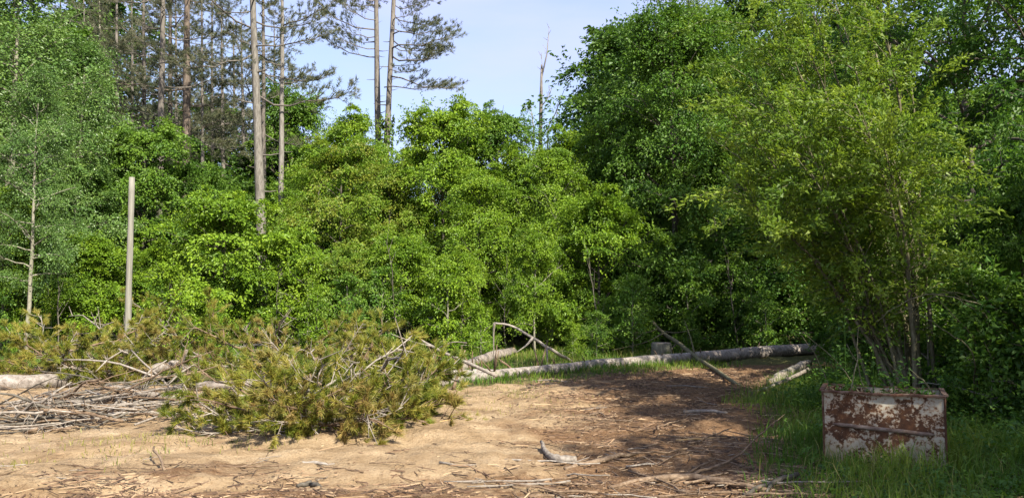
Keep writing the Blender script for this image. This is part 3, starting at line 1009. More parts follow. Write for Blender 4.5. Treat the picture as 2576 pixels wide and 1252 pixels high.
pine(560, 350, 557, 60, 40, 10, 'pine_bark', 'thin-needled far pine left of the thick pale pine', 17, 8.5, 21, 11, 1.2)
pine(610, 300, 606, 60, 44, 9, 'pine_bark', 'farthest pine just left of the thick pale pine', 18, 9.5, 20, 21, 1.2)
for i, (px, d, H, lab) in enumerate(((335, 46, 21, 'distant pine behind the pine over the wooden pole'), (445, 48, 22, 'distant pine showing left of the reddish pine'), (535, 47, 21, 'distant pine right of the thin dark pine'),
                                     (590, 52, 21, 'most distant pine left of the thick pale pine'), (690, 50, 20, 'distant pine between the two pale pines'), (215, 45, 20, 'distant pine above the aspens at the left'), (155, 46, 21, 'distant pine far left behind the aspens'))):
    pine(px, 350, px - 2, 60, d, 8, 'pine_bark', lab, H, 8.5 + (i % 3), 26, 40 + i, 1.25, stubs=4)
pine(950, 330, 945, 10, 40, 16, 'pine_bark', 'left pine of the tall twin pines standing against the sky', 24, 14.2, 24, 12, 1.1,
     arcs=[(150, 210), (120, 240), (60, 300), (160, 200)], stubs=14, stub_from=8.0)
tp = pine(972, 340, 988, 10, 39, 15, 'pine_bark', 'right pine of the tall twin pines, with long branches to the right', 24, 13.0, 34, 13, 1.3,
          arcs=[(-30, 30), (-50, 50), (-20, 20), (-90, 90)], stubs=8, stub_from=9)
# its one low living limb, out to the right
pz = at(982, 225, 39).z
br = obj('branch', PB[1][0], 'pine_bark', tp)
br.location = ((982 - 965) / F_PX * 39 * .7, 0, pz)
br.rotation_euler = (0, .04, -.12)
br.scale = (1.12, .8, .9)
obj('needles', PB[1][1], 'needle', br, 'stuff')
# creeper round its foot
gv = Geo()
rv = np.random.default_rng(4)
n = 650
zz = rv.uniform(5.5, 11.0, n) ** 1.0
aa = rv.uniform(0, math.tau, n)
rr = .26 + rv.uniform(0, .20, n) * (11.5 - zz) / 5
bx = -(zz - 9) * 0
Cv = np.stack([np.cos(aa) * rr, np.sin(aa) * rr, zz], 1)
a_, b_ = at(972, 340, 39), at(988, 10, 39)
dxp = (b_.x - a_.x) / (b_.z - a_.z)
Cv[:, 0] += dxp * zz
leaves(gv, Cv, np.stack([np.cos(aa), np.sin(aa), -.6 + 0 * aa], 1) + rv.normal(0, .4, (n, 3)), np.stack([np.cos(aa), np.sin(aa), .6 + 0 * aa], 1), np.full(n, .19), .8, rv.uniform(0, 1, n))
vine = obj('creeper_vine', gv.mesh('creeper', False), 'ivy')
vine.location = tp.location
tag(vine, 'green creeper climbing the foot of the right twin pine', 'vine', kind='stuff')

# ---- broken snag against the sky
g = Geo()
b0 = at(1357, 350, 40)
sn = thing('dead_snag', 'broken bare dead trunk standing against the sky', 'tree', (b0.x, 40, gzf(b0.x, 40)))
pts = [(0, 0, -.2), (.02, 0, 5), (.05, 0, 9.5), (.10, .0, 12.2), (.13, 0, 13.9)]
rgs = np.random.default_rng(8)
tube(g, pts, [.18, .15, .12, .09, .05], 8, wob=.08, rng=rgs)
obj('trunk', g.mesh('snag_trunk'), 'pine_bark', sn)
for (sx, sz, ex, ez, r) in ((.12, 13.2, .55, 16.0, .045), (.08, 11.6, .75, 12.9, .035), (.15, 10.0, 1.35, 12.6, .04), (.05, 10.6, -.75, 11.6, .02), (.10, 12.6, .12, 14.6, .03)):
    g = Geo()
    tube(g, [(sx, 0, sz), ((sx + ex) / 2 + .08, .05, (sz + ez) / 2 - .1), (ex, .1, ez)], [r, r * .8, r * .3], 5)
    for k in range(6):
        f = rgs.uniform(.4, 1)
        p = np.array([sx + (ex - sx) * f, .05, sz + (ez - sz) * f])
        tube(g, [p, p + np.array([rgs.normal(0, .16), rgs.normal(0, .1), .22])], [r * .4, .008], 3, cap=False)
    obj('branch', g.mesh('snag_branch'), 'pale_bark', sn)
for k in range(3):
    g = Geo()
    p = at([1395, 1375, 1340][k], 330, 40)
    tp_ = at([1402, 1385, 1332][k], [265, 300, 255][k], 40)
    tube(g, [(p.x, 39.6, gzf(p.x, 39.6) - .2), (p.x, 39.6, 6), (p.x + .05, 39.6, p.z), (tp_.x, 39.6, tp_.z)], [.07, .06, .035, .012], 5)
    o = obj('dead_sapling', g.mesh('dead_sapling'), 'pale_bark')
    tag(o, ['thin dead stem just right of the broken snag', 'short thin dead stem at the foot of the broken snag', 'thin dead stem just left of the broken snag'][k], 'tree')


# ---- willow behind the tank: a fan of stems
def willow():
    rng = np.random.default_rng(17)
    base = at(2285, 800, 10.4)
    root = thing('willow_tree', 'yellow-green many-stemmed willow fanning up behind the rusty tank', 'tree', (base.x, 10.4, gzf(base.x, 10.4)))
    lf = Geo()
    targets = [(1790, 330, 12.4), (1880, 180, 12), (1960, 60, 12.5), (2040, 110, 11.5), (2090, 10, 12), (2140, 230, 10), (2200, 300, 9.8), (1850, 470, 11.4), (1990, 330, 10.6),
               (2220, 70, 11.5), (1930, 560, 10.6), (2250, 380, 10.2), (2060, 430, 10.2), (1830, 250, 11.8), (2150, -70, 12.8), (2010, -40, 13), (1890, 60, 13), (2300, 180, 12), (1800, 420, 12.6)]
    for i, (px, py, d) in enumerate(targets):
        e = at(px, py, d)
        e = np.array([e.x - base.x, e.y - 10.4, e.z])
        s0 = np.array([rng.normal(0, .16), rng.normal(0, .16), -.1])
        s = np.linspace(0, 1, 9)
        c = s0 + (e - s0) * .5 + np.array([.35, 0, .55])
        P = ((1 - s) ** 2)[:, None] * s0 + (2 * s * (1 - s))[:, None] * c + (s ** 2)[:, None] * e
        P += np.cumsum(rng.normal(0, .018, (9, 3)), 0) * (s > 0)[:, None]
        g = Geo()
        r0 = rng.uniform(.018, .038)
        tube(g, P, r0 * (1 - s) ** .7 + .005, 6)
        C, D = [], []
        for k in range(40):
            q = rng.uniform(.30, 1.0)
            b = np.array([np.interp(q, s, P[:, c_]) for c_ in range(3)])
            d_ = nrm(np.array([rng.normal(-.15, .8), rng.normal(-.1, .8), rng.uniform(.1, 1.1)]))
            l2 = rng.uniform(.45, 1.5) * (.55 + .45 * q)
            m1 = b + d_ * l2 * .55
            e2 = b + d_ * l2 + np.array([0, 0, -.26 * l2])
            tube(g, [b, m1, e2], [.006, .004, .002], 3, cap=False)
            tw = rng.uniform(.1, .9)
            nlf = int(82 * l2 * min(1, .35 + q * .8))
            f = rng.uniform(.12, 1.05, nlf) ** .8
            pp = b + (m1 - b) * np.clip(f / .55, 0, 1)[:, None] + (e2 - m1) * np.clip((f - .55) / .45, 0, 1.1)[:, None]
            pp = pp + rng.normal(0, .045, (nlf, 3))
            A = d_ * .9 + rng.normal(0, .55, (nlf, 3)) + np.array([0, 0, -.25])
            N = rng.normal(0, .6, (nlf, 3)) + np.array([0, 0, .7])
            leaves(lf, pp, A, N, rng.uniform(.065, .13, nlf), .32, np.clip(tw + rng.normal(0, .12, nlf), 0, 1))
        for k in range(5):   # short side shoots on the bare lower stem
            q = rng.uniform(.12, .4)
            b = np.array([np.interp(q, s, P[:, c_]) for c_ in range(3)])
            tube(g, [b, b + np.array([rng.normal(0, .2), rng.normal(0, .2), rng.uniform(.15, .6)])], [.005, .002], 3, cap=False)
        obj('stem', g.mesh('willow_stem'), 'twig_bark', root)
    obj('crown', lf.mesh('willow_leaves', False), 'willow', root, 'stuff')


willow()

# ================================================================== BIG OBJECTS
# ---- wooden pole
pb, pt = at(321, 850, 19), at(332, 446, 19)
g = Geo()
zb = gzf(pb.x, 19)
n = 14
s = np.linspace(0, 1, n)
rp = np.random.default_rng(6)
tube(g, np.stack([pb.x + (pt.x - pb.x) * s, 19 + 0 * s, zb - .4 + (pt.z - zb + .4) * s], 1), .080 - .012 * s + .003 * np.sin(s * 23), 14, wob=.022, rng=rp)
o = obj('wooden_pole', g.mesh('wooden_pole'), 'pole_wood')
tag(o, 'bare weathered upright wooden pole with a flat top', 'pole')


# ---- logs
def log_geo(pts, rad, sides=14, wob=.03, seed=0, sub=4):
    rg = np.random.default_rng(seed)
    P = np.array([tuple(p) for p in pts], dtype=float)
    R = np.array(rad, dtype=float)
    k = np.linspace(0, len(P) - 1, (len(P) - 1) * sub + 1)
    PP = np.stack([np.interp(k, np.arange(len(P)), P[:, c]) for c in range(3)], 1)
    PP[1:-1] += rg.normal(0, .012, (len(PP) - 2, 3))
    RR = np.interp(k, np.arange(len(P)), R) * (1 + rg.normal(0, .025, len(PP)))
    g = Geo()
    tube(g, PP, RR, sides, wob=wob, rng=rg)
    return g, PP, RR


def cut_face(p, d, r, parent, mat='cut_face', name='cut_face'):
    g = Geo()
    p, d = np.array(p, dtype=float), nrm(np.array(d, dtype=float))
    tube(g, [p - d * .004, p + d * .006], [r * .94, r * .92], 14)
    return obj(name, g.mesh('cut_face'), mat, parent)


def lay(px, py, r):
    """point on a log's axis: the picture position is where it meets the ground"""
    p = gpt(px, py)
    return (p.x, p.y, gzf(p.x, p.y) + r * .9)


root = thing('felled_pine_log', 'long pale felled pine log, forked at its thin end, across the clearing', 'log')
la, lb = gpt(2084, 888), gpt(955, 980)
lr = [.168, .160, .150, .130, .112, .100, .080, .052]
axis = []
for i, f in enumerate((0, .24, .45, .63, .75, .83, .93, 1.0)):
    x_, y_ = la.x + (lb.x - la.x) * f, la.y + (lb.y - la.y) * f
    axis.append((x_, y_ + .05 * math.sin(f * 5), .5 * gzf(x_, y_) + lr[i] * .92))
g, PP, RR = log_geo(axis, lr, seed=1, wob=.045)
obj('trunk', g.mesh('log_trunk'), 'log_bark', root)
cut_face(PP[0], PP[0] - PP[1], RR[0], root)
i0 = 19
fk = [PP[i0]] + [(PP[k_][0] - .05, PP[k_][1] + o_, PP[k_][2] + .06) for k_, o_ in ((22, .50), (25, 1.05), (28, 1.5))]
g2, P2, R2 = log_geo(fk, [.085, .080, .068, .045], seed=2)
obj('forked_stem', g2.mesh('log_fork'), 'log_bark', root)
rl = random.Random(31)
for i in range(52):
    k = rl.randrange(1, len(PP) - 1)
    if rl.random() < .35:
        src, rr_ = P2[rl.randrange(2, len(P2) - 1)], .07
    else:
        src, rr_ = PP[k], RR[k] * .8
    L = rl.uniform(.03, .2) if src[0] > 1.5 else rl.uniform(.15, .65)
    d = np.array([rl.uniform(-.6, .3), rl.uniform(-.7, .2), rl.uniform(.25, 1.0)])
    d /= np.linalg.norm(d)
    g = Geo()
    e = src + d * (rr_ + L)
    tube(g, [src + d * rr_ * .6, src + d * (rr_ + L * .5) + np.array([0, 0, .02]), e], [.020, .014, .007], 5)
    obj('branch_stub', g.mesh('branch_stub'), 'dry_wood', root)

root = thing('felled_log', 'rough grey log lying behind the thin end of the forked log', 'log')
g, PP, RR = log_geo([lay(1150, 934, .10), lay(1215, 914, .12), lay(1290, 893, .11)], [.08, .12, .115], seed=3, wob=.12)
obj('trunk', g.mesh('log_trunk'), 'log_bark', root)
cut_face(PP[-1], PP[-1] - PP[-2], RR[-1], root)
cut_face(PP[0], PP[0] - PP[1], RR[0], root)

root = thing('felled_log', 'pale log showing behind the top of the green brush pile', 'log')
g, PP, RR = log_geo([lay(850, 925, .13), lay(930, 912, .13), lay(995, 900, .13)], [.12, .13, .12], seed=4)
obj('trunk', g.mesh('log_trunk'), 'log_bark', root)
cut_face(PP[-1], PP[-1] - PP[-2], RR[-1], root)
cut_face(PP[0], PP[0] - PP[1], RR[0], root)

for (a, b, c, r, lab, sd) in (((-120, 996), (60, 990), (255, 968), .135, 'thick smooth log nearest the sand at the left edge', 5),
                              ((-120, 962), (60, 958), (330, 945), .135, 'thick log lying behind another at the left edge', 6)):
    root = thing('felled_log', lab, 'log')
    g, PP, RR = log_geo([lay(*a, r), lay(*b, r), lay(*c, r)], [r * 1.05, r, r * .9], seed=sd, wob=.015, sides=18)
    obj('trunk', g.mesh('log_trunk'), 'log_bark', root)
    cut_face(PP[-1], PP[-1] - PP[-2], RR[-1], root)
    cut_face(PP[0], PP[0] - PP[1], RR[0], root)
root = thing('felled_log', 'sawn log end with an orange face amid the brush at the left', 'log')
g, PP, RR = log_geo([lay(352, 962, .14), lay(395, 958, .14), lay(470, 950, .13)], [.15, .15, .13], seed=7, wob=.02)
obj('trunk', g.mesh('log_trunk'), 'log_bark', root)
cut_face(PP[0], PP[0] - PP[1], RR[0], root, 'fresh_wood')
root = thing('felled_log', 'short log with shadowed underside above the sawn log end', 'log')
p1, p2 = at(375, 930, 14.0), at(450, 915, 14.6)
g, PP, RR = log_geo([p1, (p1 + p2) / 2, p2], [.085, .085, .08], seed=8, wob=.03)
obj('trunk', g.mesh('log_trunk'), 'log_bark', root)
cut_face(PP[0], PP[0] - PP[1], RR[0], root)
root = thing('felled_log', 'slender pale pine stem running into the left side of the green brush', 'log')
g, PP, RR = log_geo([at(436, 975, 11.6), at(520, 971, 11.7), at(620, 970, 11.8), at(800, 985, 12)], [.06, .063, .065, .06], seed=9, wob=.03)
obj('trunk', g.mesh('log_trunk'), 'log_bark', root)
cut_face(PP[0], PP[0] - PP[1], RR[0], root)
root = thing('felled_log', 'slim bare log lying over the heap of bare branches', 'log')
g, PP, RR = log_geo([at(268, 971, 11.0), at(340, 985, 10.9), at(470, 1003, 10.8), at(640, 1015, 10.8)], [.045, .05, .055, .05], seed=10, wob=.04)
obj('trunk', g.mesh('log_trunk'), 'dead_wood', root)

# ---- stump behind the long log
p = gpt(1664, 906)
root = thing('tree_stump', 'sawn tree stump standing behind the long log', 'stump', (p.x, p.y, gzf(p.x, p.y)))
g = Geo()
rst = np.random.default_rng(12)
zs = np.array([-.15, .02, .12, .28, .44])
tube(g, np.stack([0 * zs, 0 * zs, zs], 1), [.36, .31, .275, .262, .256], 22, wob=.035, rng=rst)
obj('bark', g.mesh('stump'), 'stump_bark', root)
g = Geo()
tube(g, [(0, 0, .43), (0, 0, .452)], [.245, .240], 22)
obj('cut_face', g.mesh('stump_face'), 'dead_wood', root)


# ---- branches propped over the logs
def limb(name, label, pts, rad, mat, twigs=(), cat='branch', group=None, sides=7, seed=1, sub=4):
    rg = np.random.default_rng(seed)
    P = np.array([tuple(p) for p in pts], dtype=float)
    k = np.linspace(0, len(P) - 1, (len(P) - 1) * sub + 1)
    PP = np.stack([np.interp(k, np.arange(len(P)), P[:, c]) for c in range(3)], 1)
    for _ in range(2):
        PP[1:-1] = (PP[:-2] + 2 * PP[1:-1] + PP[2:]) / 4
    PP[1:-1] += rg.normal(0, .006, (len(PP) - 2, 3))
    RR = np.interp(k, np.arange(len(P)), rad)
    g = Geo()
    tube(g, PP, RR, sides, wob=.05, rng=rg)
    if not twigs:
        o = obj(name, g.mesh(name), mat)
        return tag(o, label, cat, group)
    root = thing(name, label, cat, group=group)
    obj('stem', g.mesh(name), mat, root)
    for tw in twigs:
        g = Geo()
        T = np.array([tuple(p) for p in tw], dtype=float)
        kk = np.linspace(0, len(T) - 1, (len(T) - 1) * 3 + 1)
        TT = np.stack([np.interp(kk, np.arange(len(T)), T[:, c]) for c in range(3)], 1)
        TT[1:-1] = (TT[:-2] + 2 * TT[1:-1] + TT[2:]) / 4
        tube(g, TT, np.linspace(rad[-1] * .75 + .004, .006, len(TT)), 5)
        obj('twig', g.mesh('twig'), mat, root)
    return root


e = gpt(1445, 915)
limb('fallen_branch', 'bent pinkish-brown stick propped up behind the forked log', [at(1243, 812, 17.4), at(1290, 818, 17.4), at(1345, 853, 17.4), at(1400, 887, 17.4), (e.x, e.y, 0.02)],
     [.022, .026, .034, .038, .042], 'dead_wood', [[at(1244, 812, 17.4), at(1241, 835, 17.45), (at(1243, 860, 17.5).x, 17.5, 0)], [at(1340, 850, 17.4), at(1325, 868, 17.2), at(1300, 885, 17.0)], [at(1375, 872, 17.4), at(1377, 895, 17.3), at(1377, 922, 17.3)]], seed=2)
e = gpt(1900, 1001)
limb('fallen_branch', 'long mossy branch leaning across the long log beside the stump', [at(1637, 806, 22), at(1665, 836, 21.2), at(1700, 858, 20.4), at(1748, 895, 18.3), at(1800, 930, 16), (e.x, e.y, .03)],
     [.06, .055, .055, .05, .042, .03], 'twig_bark',
     [[at(1655, 826, 21.3), at(1625, 838, 20.8), at(1572, 832, 20.5)], [at(1668, 838, 21), at(1625, 862, 20.3), at(1540, 880, 20)], [at(1660, 832, 21.3), at(1700, 838, 21), at(1755, 826, 21)], [at(1705, 860, 20.3), at(1690, 876, 20.1), at(1688, 888, 20)],
      [at(1748, 892, 18.6), at(1738, 850, 18.8), at(1722, 806, 19)]], seed=3)
e1 = gpt(1895, 992)
limb('fallen_branch', 'thin forked branch rising right from the foot of the leaning branch', [(e1.x, e1.y, .03), at(1950, 968, 12.8), at(2035, 928, 13.6)], [.02, .03, .035], 'dead_wood', seed=4)
root = thing('felled_log', 'broken pale log lying before the butt of the long log', 'log')
g, PP, RR = log_geo([at(1935, 962, 13.4), at(1985, 938, 13.9), at(2035, 913, 14.4)], [.06, .09, .07], seed=14, wob=.12)
obj('trunk', g.mesh('log_trunk'), 'dead_wood', root)
cut_face(PP[-1], PP[-1] - PP[-2], RR[-1] * .8, root)
cut_face(PP[0], PP[0] - PP[1], RR[0] * .8, root)
limb('fallen_branch', 'slanting bare branch sticking out of the right end of the green brush', [at(1030, 835, 13), at(1085, 870, 12.7), at(1160, 905, 12.4), at(1250, 945, 12.0)][::-1], [.03, .028, .024, .012], 'dead_wood',
     [[at(1085, 870, 12.7), at(1040, 860, 12.6), at(985, 840, 12.5)], [at(1100, 876, 12.7), at(1140, 858, 12.6), at(1175, 862, 12.6)]], seed=5)
for i, (pxb, pyb, pxt, pyt, d) in enumerate(((1000, 985, 1030, 870, 11.8), (895, 960, 868, 830, 11.6), (1140, 965, 1170, 880, 13.5), (820, 940, 835, 890, 11.2))):
    a, b = at(pxb, pyb, d), at(pxt, pyt, d)
    m_ = (a + b) / 2
    limb('fallen_branch', ['upright dark broken branch at the right of the green brush', 'upright dark branch holding green tufts in the brush pile', 'dark knotted stub standing at the forked log tip', 'short dark stub in the middle of the brush pile'][i],
         [(a.x, a.y, max(0, a.z - .3)), (m_.x + .02, m_.y, m_.z), tuple(b)], [.03, .022, .012], 'dry_wood', [[tuple(m_), tuple(m_ + Vector((.12, 0, .12)))], [tuple(m_), tuple(m_ + Vector((-.10, 0, .16)))]], seed=20 + i)


# ================================================================== BRUSH PILES
def bough_geo(seed, L=1.5, dense=1.0, needle=True, twn=18):
    """cut pine bough lying along +X: stem, side twigs, needle tufts"""
    rng = np.random.default_rng(seed)
    w, nl_ = Geo(), Geo()
    s = np.linspace(0, 1, 8)
    P = np.stack([L * s, np.cumsum(rng.normal(0, .03 * L, 8)) * (s > 0), np.cumsum(rng.normal(0, .02 * L, 8)) * (s > 0) + .10 * L * s ** 2], 1)
    tube(w, P, .020 * (1 - s) ** .8 + .005, 5)
    C, D = [], []
    for k in range(twn):
        q = .22 + .78 * (k + rng.uniform(0, 1)) / twn
        b = np.array([np.interp(q, s, P[:, c]) for c in range(3)])
        d = nrm(np.array([rng.uniform(.35, .9), rng.normal(0, .8), rng.normal(.05, .45)]))
        l2 = L * .30 * (1.2 - .6 * q) * rng.uniform(.6, 1.25)
        e = b + d * l2 + np.array([0, 0, rng.uniform(-.05, .08)])
        tube(w, [b, (b + e) / 2, e], [.009, .006, .003], 4, cap=False)
        for j in range(int(7 * dense)):
            f = 1.03 - .55 * rng.uniform(0, 1) ** 1.6
            C.append(b + (e - b) * f + rng.normal(0, .018, 3))
            D.append(d + rng.normal(0, .25, 3) + np.array([0, 0, .15]))
    if needle:
        needles(nl_, np.array(C), np.array(D), rng, n=22, ln=.11, wd=.0052, spread=.48, droop=.05)
    return w.mesh('bough_wood'), (nl_.mesh('bough_needles', False) if needle else None)


BOUGH = [bough_geo(200 + i, L=1.5 + .12 * (i % 3), dense=1.0 + .25 * (i % 2)) for i in range(6)]
BARE = [bough_geo(230 + i, L=1.7, needle=False, twn=9)[0] for i in range(4)]


def zone_of(x, y, z, cx, cy, rx, ry, h):
    u, v = (x - cx) / rx, (y - cy) / ry
    if z > .6 * h + .1:
        return ', on top' + (' towards its left' if u < -.25 else ' towards its right' if u > .25 else '')
    if v < -.2:
        return ', low at the front' + (' left' if u < -.3 else ' right' if u > .3 else '')
    return ', low ' + ('at the left end' if u < -.3 else 'at the right end' if u > .3 else 'in the middle')


def heap(n, cx, cy, rx, ry, h, seed, label, group, mats, front=None, bare=0.0, shape=1.0, tilt=.5, smin=.6, smax=1.05, blabel=None):
    rg = random.Random(seed)
    for i in range(n):
        a = rg.uniform(0, math.tau)
        r = math.sqrt(rg.random())
        x, y = cx + rx * r * math.cos(a), cy + ry * r * math.sin(a)
        top = h * (1 - r ** 2) ** shape
        z = gzf(x, y) + .04 + top * rg.uniform(.05, 1.0)
        sc = rg.uniform(smin, smax)
        az = a + rg.uniform(-1.3, 1.3)
        # boughs spread outward from the heap and sag at the rim
        pitch = rg.uniform(-.55, .75) * tilt
        x -= math.cos(az) * .6 * sc
        y -= math.sin(az) * .6 * sc
        if rg.random() < bare:
            t = obj('bare_bough', rg.choice(BARE), rg.choice(['dead_wood', 'dry_wood', 'dead_wood']))
            tag(t, blabel + zone_of(x, y, z, cx, cy, rx, ry, h), 'branch', group + ' (bare ones)')
            t.location = (x, y, z + .05)
            t.rotation_euler = (rg.uniform(0, 6.3), -pitch - .1, az)
            t.scale = (sc,) * 3
            continue
        label_z = label + zone_of(x, y, z, cx, cy, rx, ry, h)
        t = thing('pine_bough', label_z, 'branch', (x, y, z), 0, group, sc, (rg.uniform(-.7, .7), -pitch, az))
        wm, nm = rg.choice(BOUGH)
        obj('stem', wm, rg.choice(['dead_wood', 'dry_wood']), t)
        obj('needles', nm, rg.choice(mats), t, 'stuff')


G1 = 'cut pine boughs in the big green brush pile'
heap(60, -2.35, 9.6, 1.05, .95, .42, 1, 'green pine bough in the big green brush pile', G1, ['cut_needle'] * 5 + ['dry_needle'] * 2, bare=.24,
     blabel='bare grey bough in the big green brush pile')
heap(20, -1.85, 10.0, .5, .8, .35, 2, 'green pine bough in the big green brush pile', G1, ['cut_needle'] * 5 + ['dry_needle'] * 2, bare=.22,
     blabel='bare grey bough in the big green brush pile')
heap(22, -2.75, 11.3, .6, .55, .85, 3, 'green pine bough in the big green brush pile', G1, ['cut_needle'] * 4 + ['dry_needle'], bare=.25, tilt=1.0,
     blabel='bare grey bough in the big green brush pile')
heap(24, -3.0, 13.0, 1.7, .6, .22, 8, 'green pine bough in the big green brush pile', G1, ['cut_needle'] * 4 + ['dry_needle'], bare=.42, tilt=.9,
     blabel='bare grey bough in the big green brush pile')
G2 = 'drying pine boughs in the brush at the left'
heap(52, -8.0, 14.6, 1.4, .9, .62, 4, 'yellowing pine bough in the left-hand brush heap', G2, ['cut_needle', 'dry_needle', 'cut_needle'], bare=.12, tilt=.7, blabel='bare grey bough in the left-hand brush heap')
heap(30, -5.7, 17.0, 1.9, .9, .45, 5, 'yellowing pine bough in the left-hand brush heap', G2, ['dry_needle', 'cut_needle'], bare=.3, tilt=1.0, blabel='bare grey bough in the left-hand brush heap')
heap(18, -9.4, 20.6, .9, .5, 1.15, 6, 'browning pine bough sticking up round the wooden pole', 'browning boughs round the wooden pole', ['dry_needle', 'dry_needle', 'cut_needle'], bare=.15, tilt=1.6, blabel='bare bough sticking up round the wooden pole')
heap(16, -4.2, 15.0, 2.0, .7, .6, 7, 'yellowing pine bough in the left-hand brush heap', G2, ['cut_needle', 'dry_needle', 'cut_needle'], bare=.45, tilt=.8, blabel='bare grey bough in the left-hand brush heap')

# ---- heap of bare branches, left foreground
G3 = 'bare branches heaped on the sand'
rg = random.Random(44)
DB = []
for i in range(8):
    nr = np.random.default_rng(300 + i)
    g = Geo()
    L = 1.3 + .25 * (i % 3)
    s = np.linspace(0, 1, 9)
    P = np.stack([L * s, np.cumsum(nr.normal(0, .022, 9)) * (s > 0), np.cumsum(nr.normal(0, .016, 9)) * (s > 0)], 1)
    r0 = .009 + .0035 * (i % 4)
    tube(g, P, r0 * (1 - s) ** .6 + .004, 6, wob=.06, rng=nr)
    for k in range(7):
        q = nr.uniform(.15, .95)
        b = np.array([np.interp(q, s, P[:, c]) for c in range(3)])
        d = nrm(np.array([nr.uniform(.2, .9), nr.normal(0, .7), nr.normal(0, .7)]))
        l2 = nr.uniform(.08, .42)
        tube(g, [b, b + d * l2 * .5 + nr.normal(0, .012, 3), b + d * l2], [r0 * .5, r0 * .35, .0025], 4, cap=False)
    DB.append(g.mesh('dead_branch'))
for i in range(118):
    f = rg.random()
    px = 0 + 430 * f
    p = gpt(px, 1085 - 20 * f + rg.uniform(-55, 4))
    h = .04 + .30 * max(0, 1 - ((px - 330) / 330) ** 2) * rg.random()
    o = obj('dead_branch', rg.choice(DB), rg.choice(['dead_wood', 'dry_wood', 'dry_wood', 'grey_bark']))
    az = rg.gauss(.15, .55) + (math.pi if rg.random() < .5 else 0)
    sc = rg.uniform(.55, 1.15)
    o.location = (p.x - math.cos(az) * .6 * sc, p.y - math.sin(az) * .6 * sc, gzf(p.x, p.y) + .02 + h * .75)
    o.rotation_euler = (rg.uniform(0, 6.3), -rg.gauss(.05, .22), az)
    o.scale = (sc,) * 3
    tag(o, 'bare grey branch in the heap on the sand' + (', at its left tip' if f < .3 else ', in its middle' if f < .62 else ', at its right end') + (', lying on top' if h > .2 else ', low in it'), 'branch', G3)
for i, (a, b, c) in enumerate((((120, 905), (270, 905), (400, 950)), ((330, 880), (380, 930), (455, 1000)), ((215, 980), (300, 1005), (390, 1060)), ((440, 1000), (450, 940), (470, 880)), ((95, 1000), (140, 985), (110, 1040)))):
    d = [13.0, 12.0, 10.4, 11.0, 10.2][i]
    limb('fallen_branch', ['long arching bare branch over the left brush heap', 'bare branch slanting down from the brush to the branch heap', 'bare branch crossing the top of the branch heap', 'upright bent branch between the branch heap and the green brush', 'small hooked twig rising from the left end of the branch heap'][i],
         [at(*a, d + .4), at(*b, d), (at(*c, d - .2).x, d - .2, max(.05, at(*c, d - .2).z))], [.010, .015, .02], 'dead_wood', [[at(*b, d), at(b[0] + 40, b[1] - 25, d + .1)], [at(*b, d), at(b[0] - 30, b[1] + 30, d - .1)]], seed=60 + i)


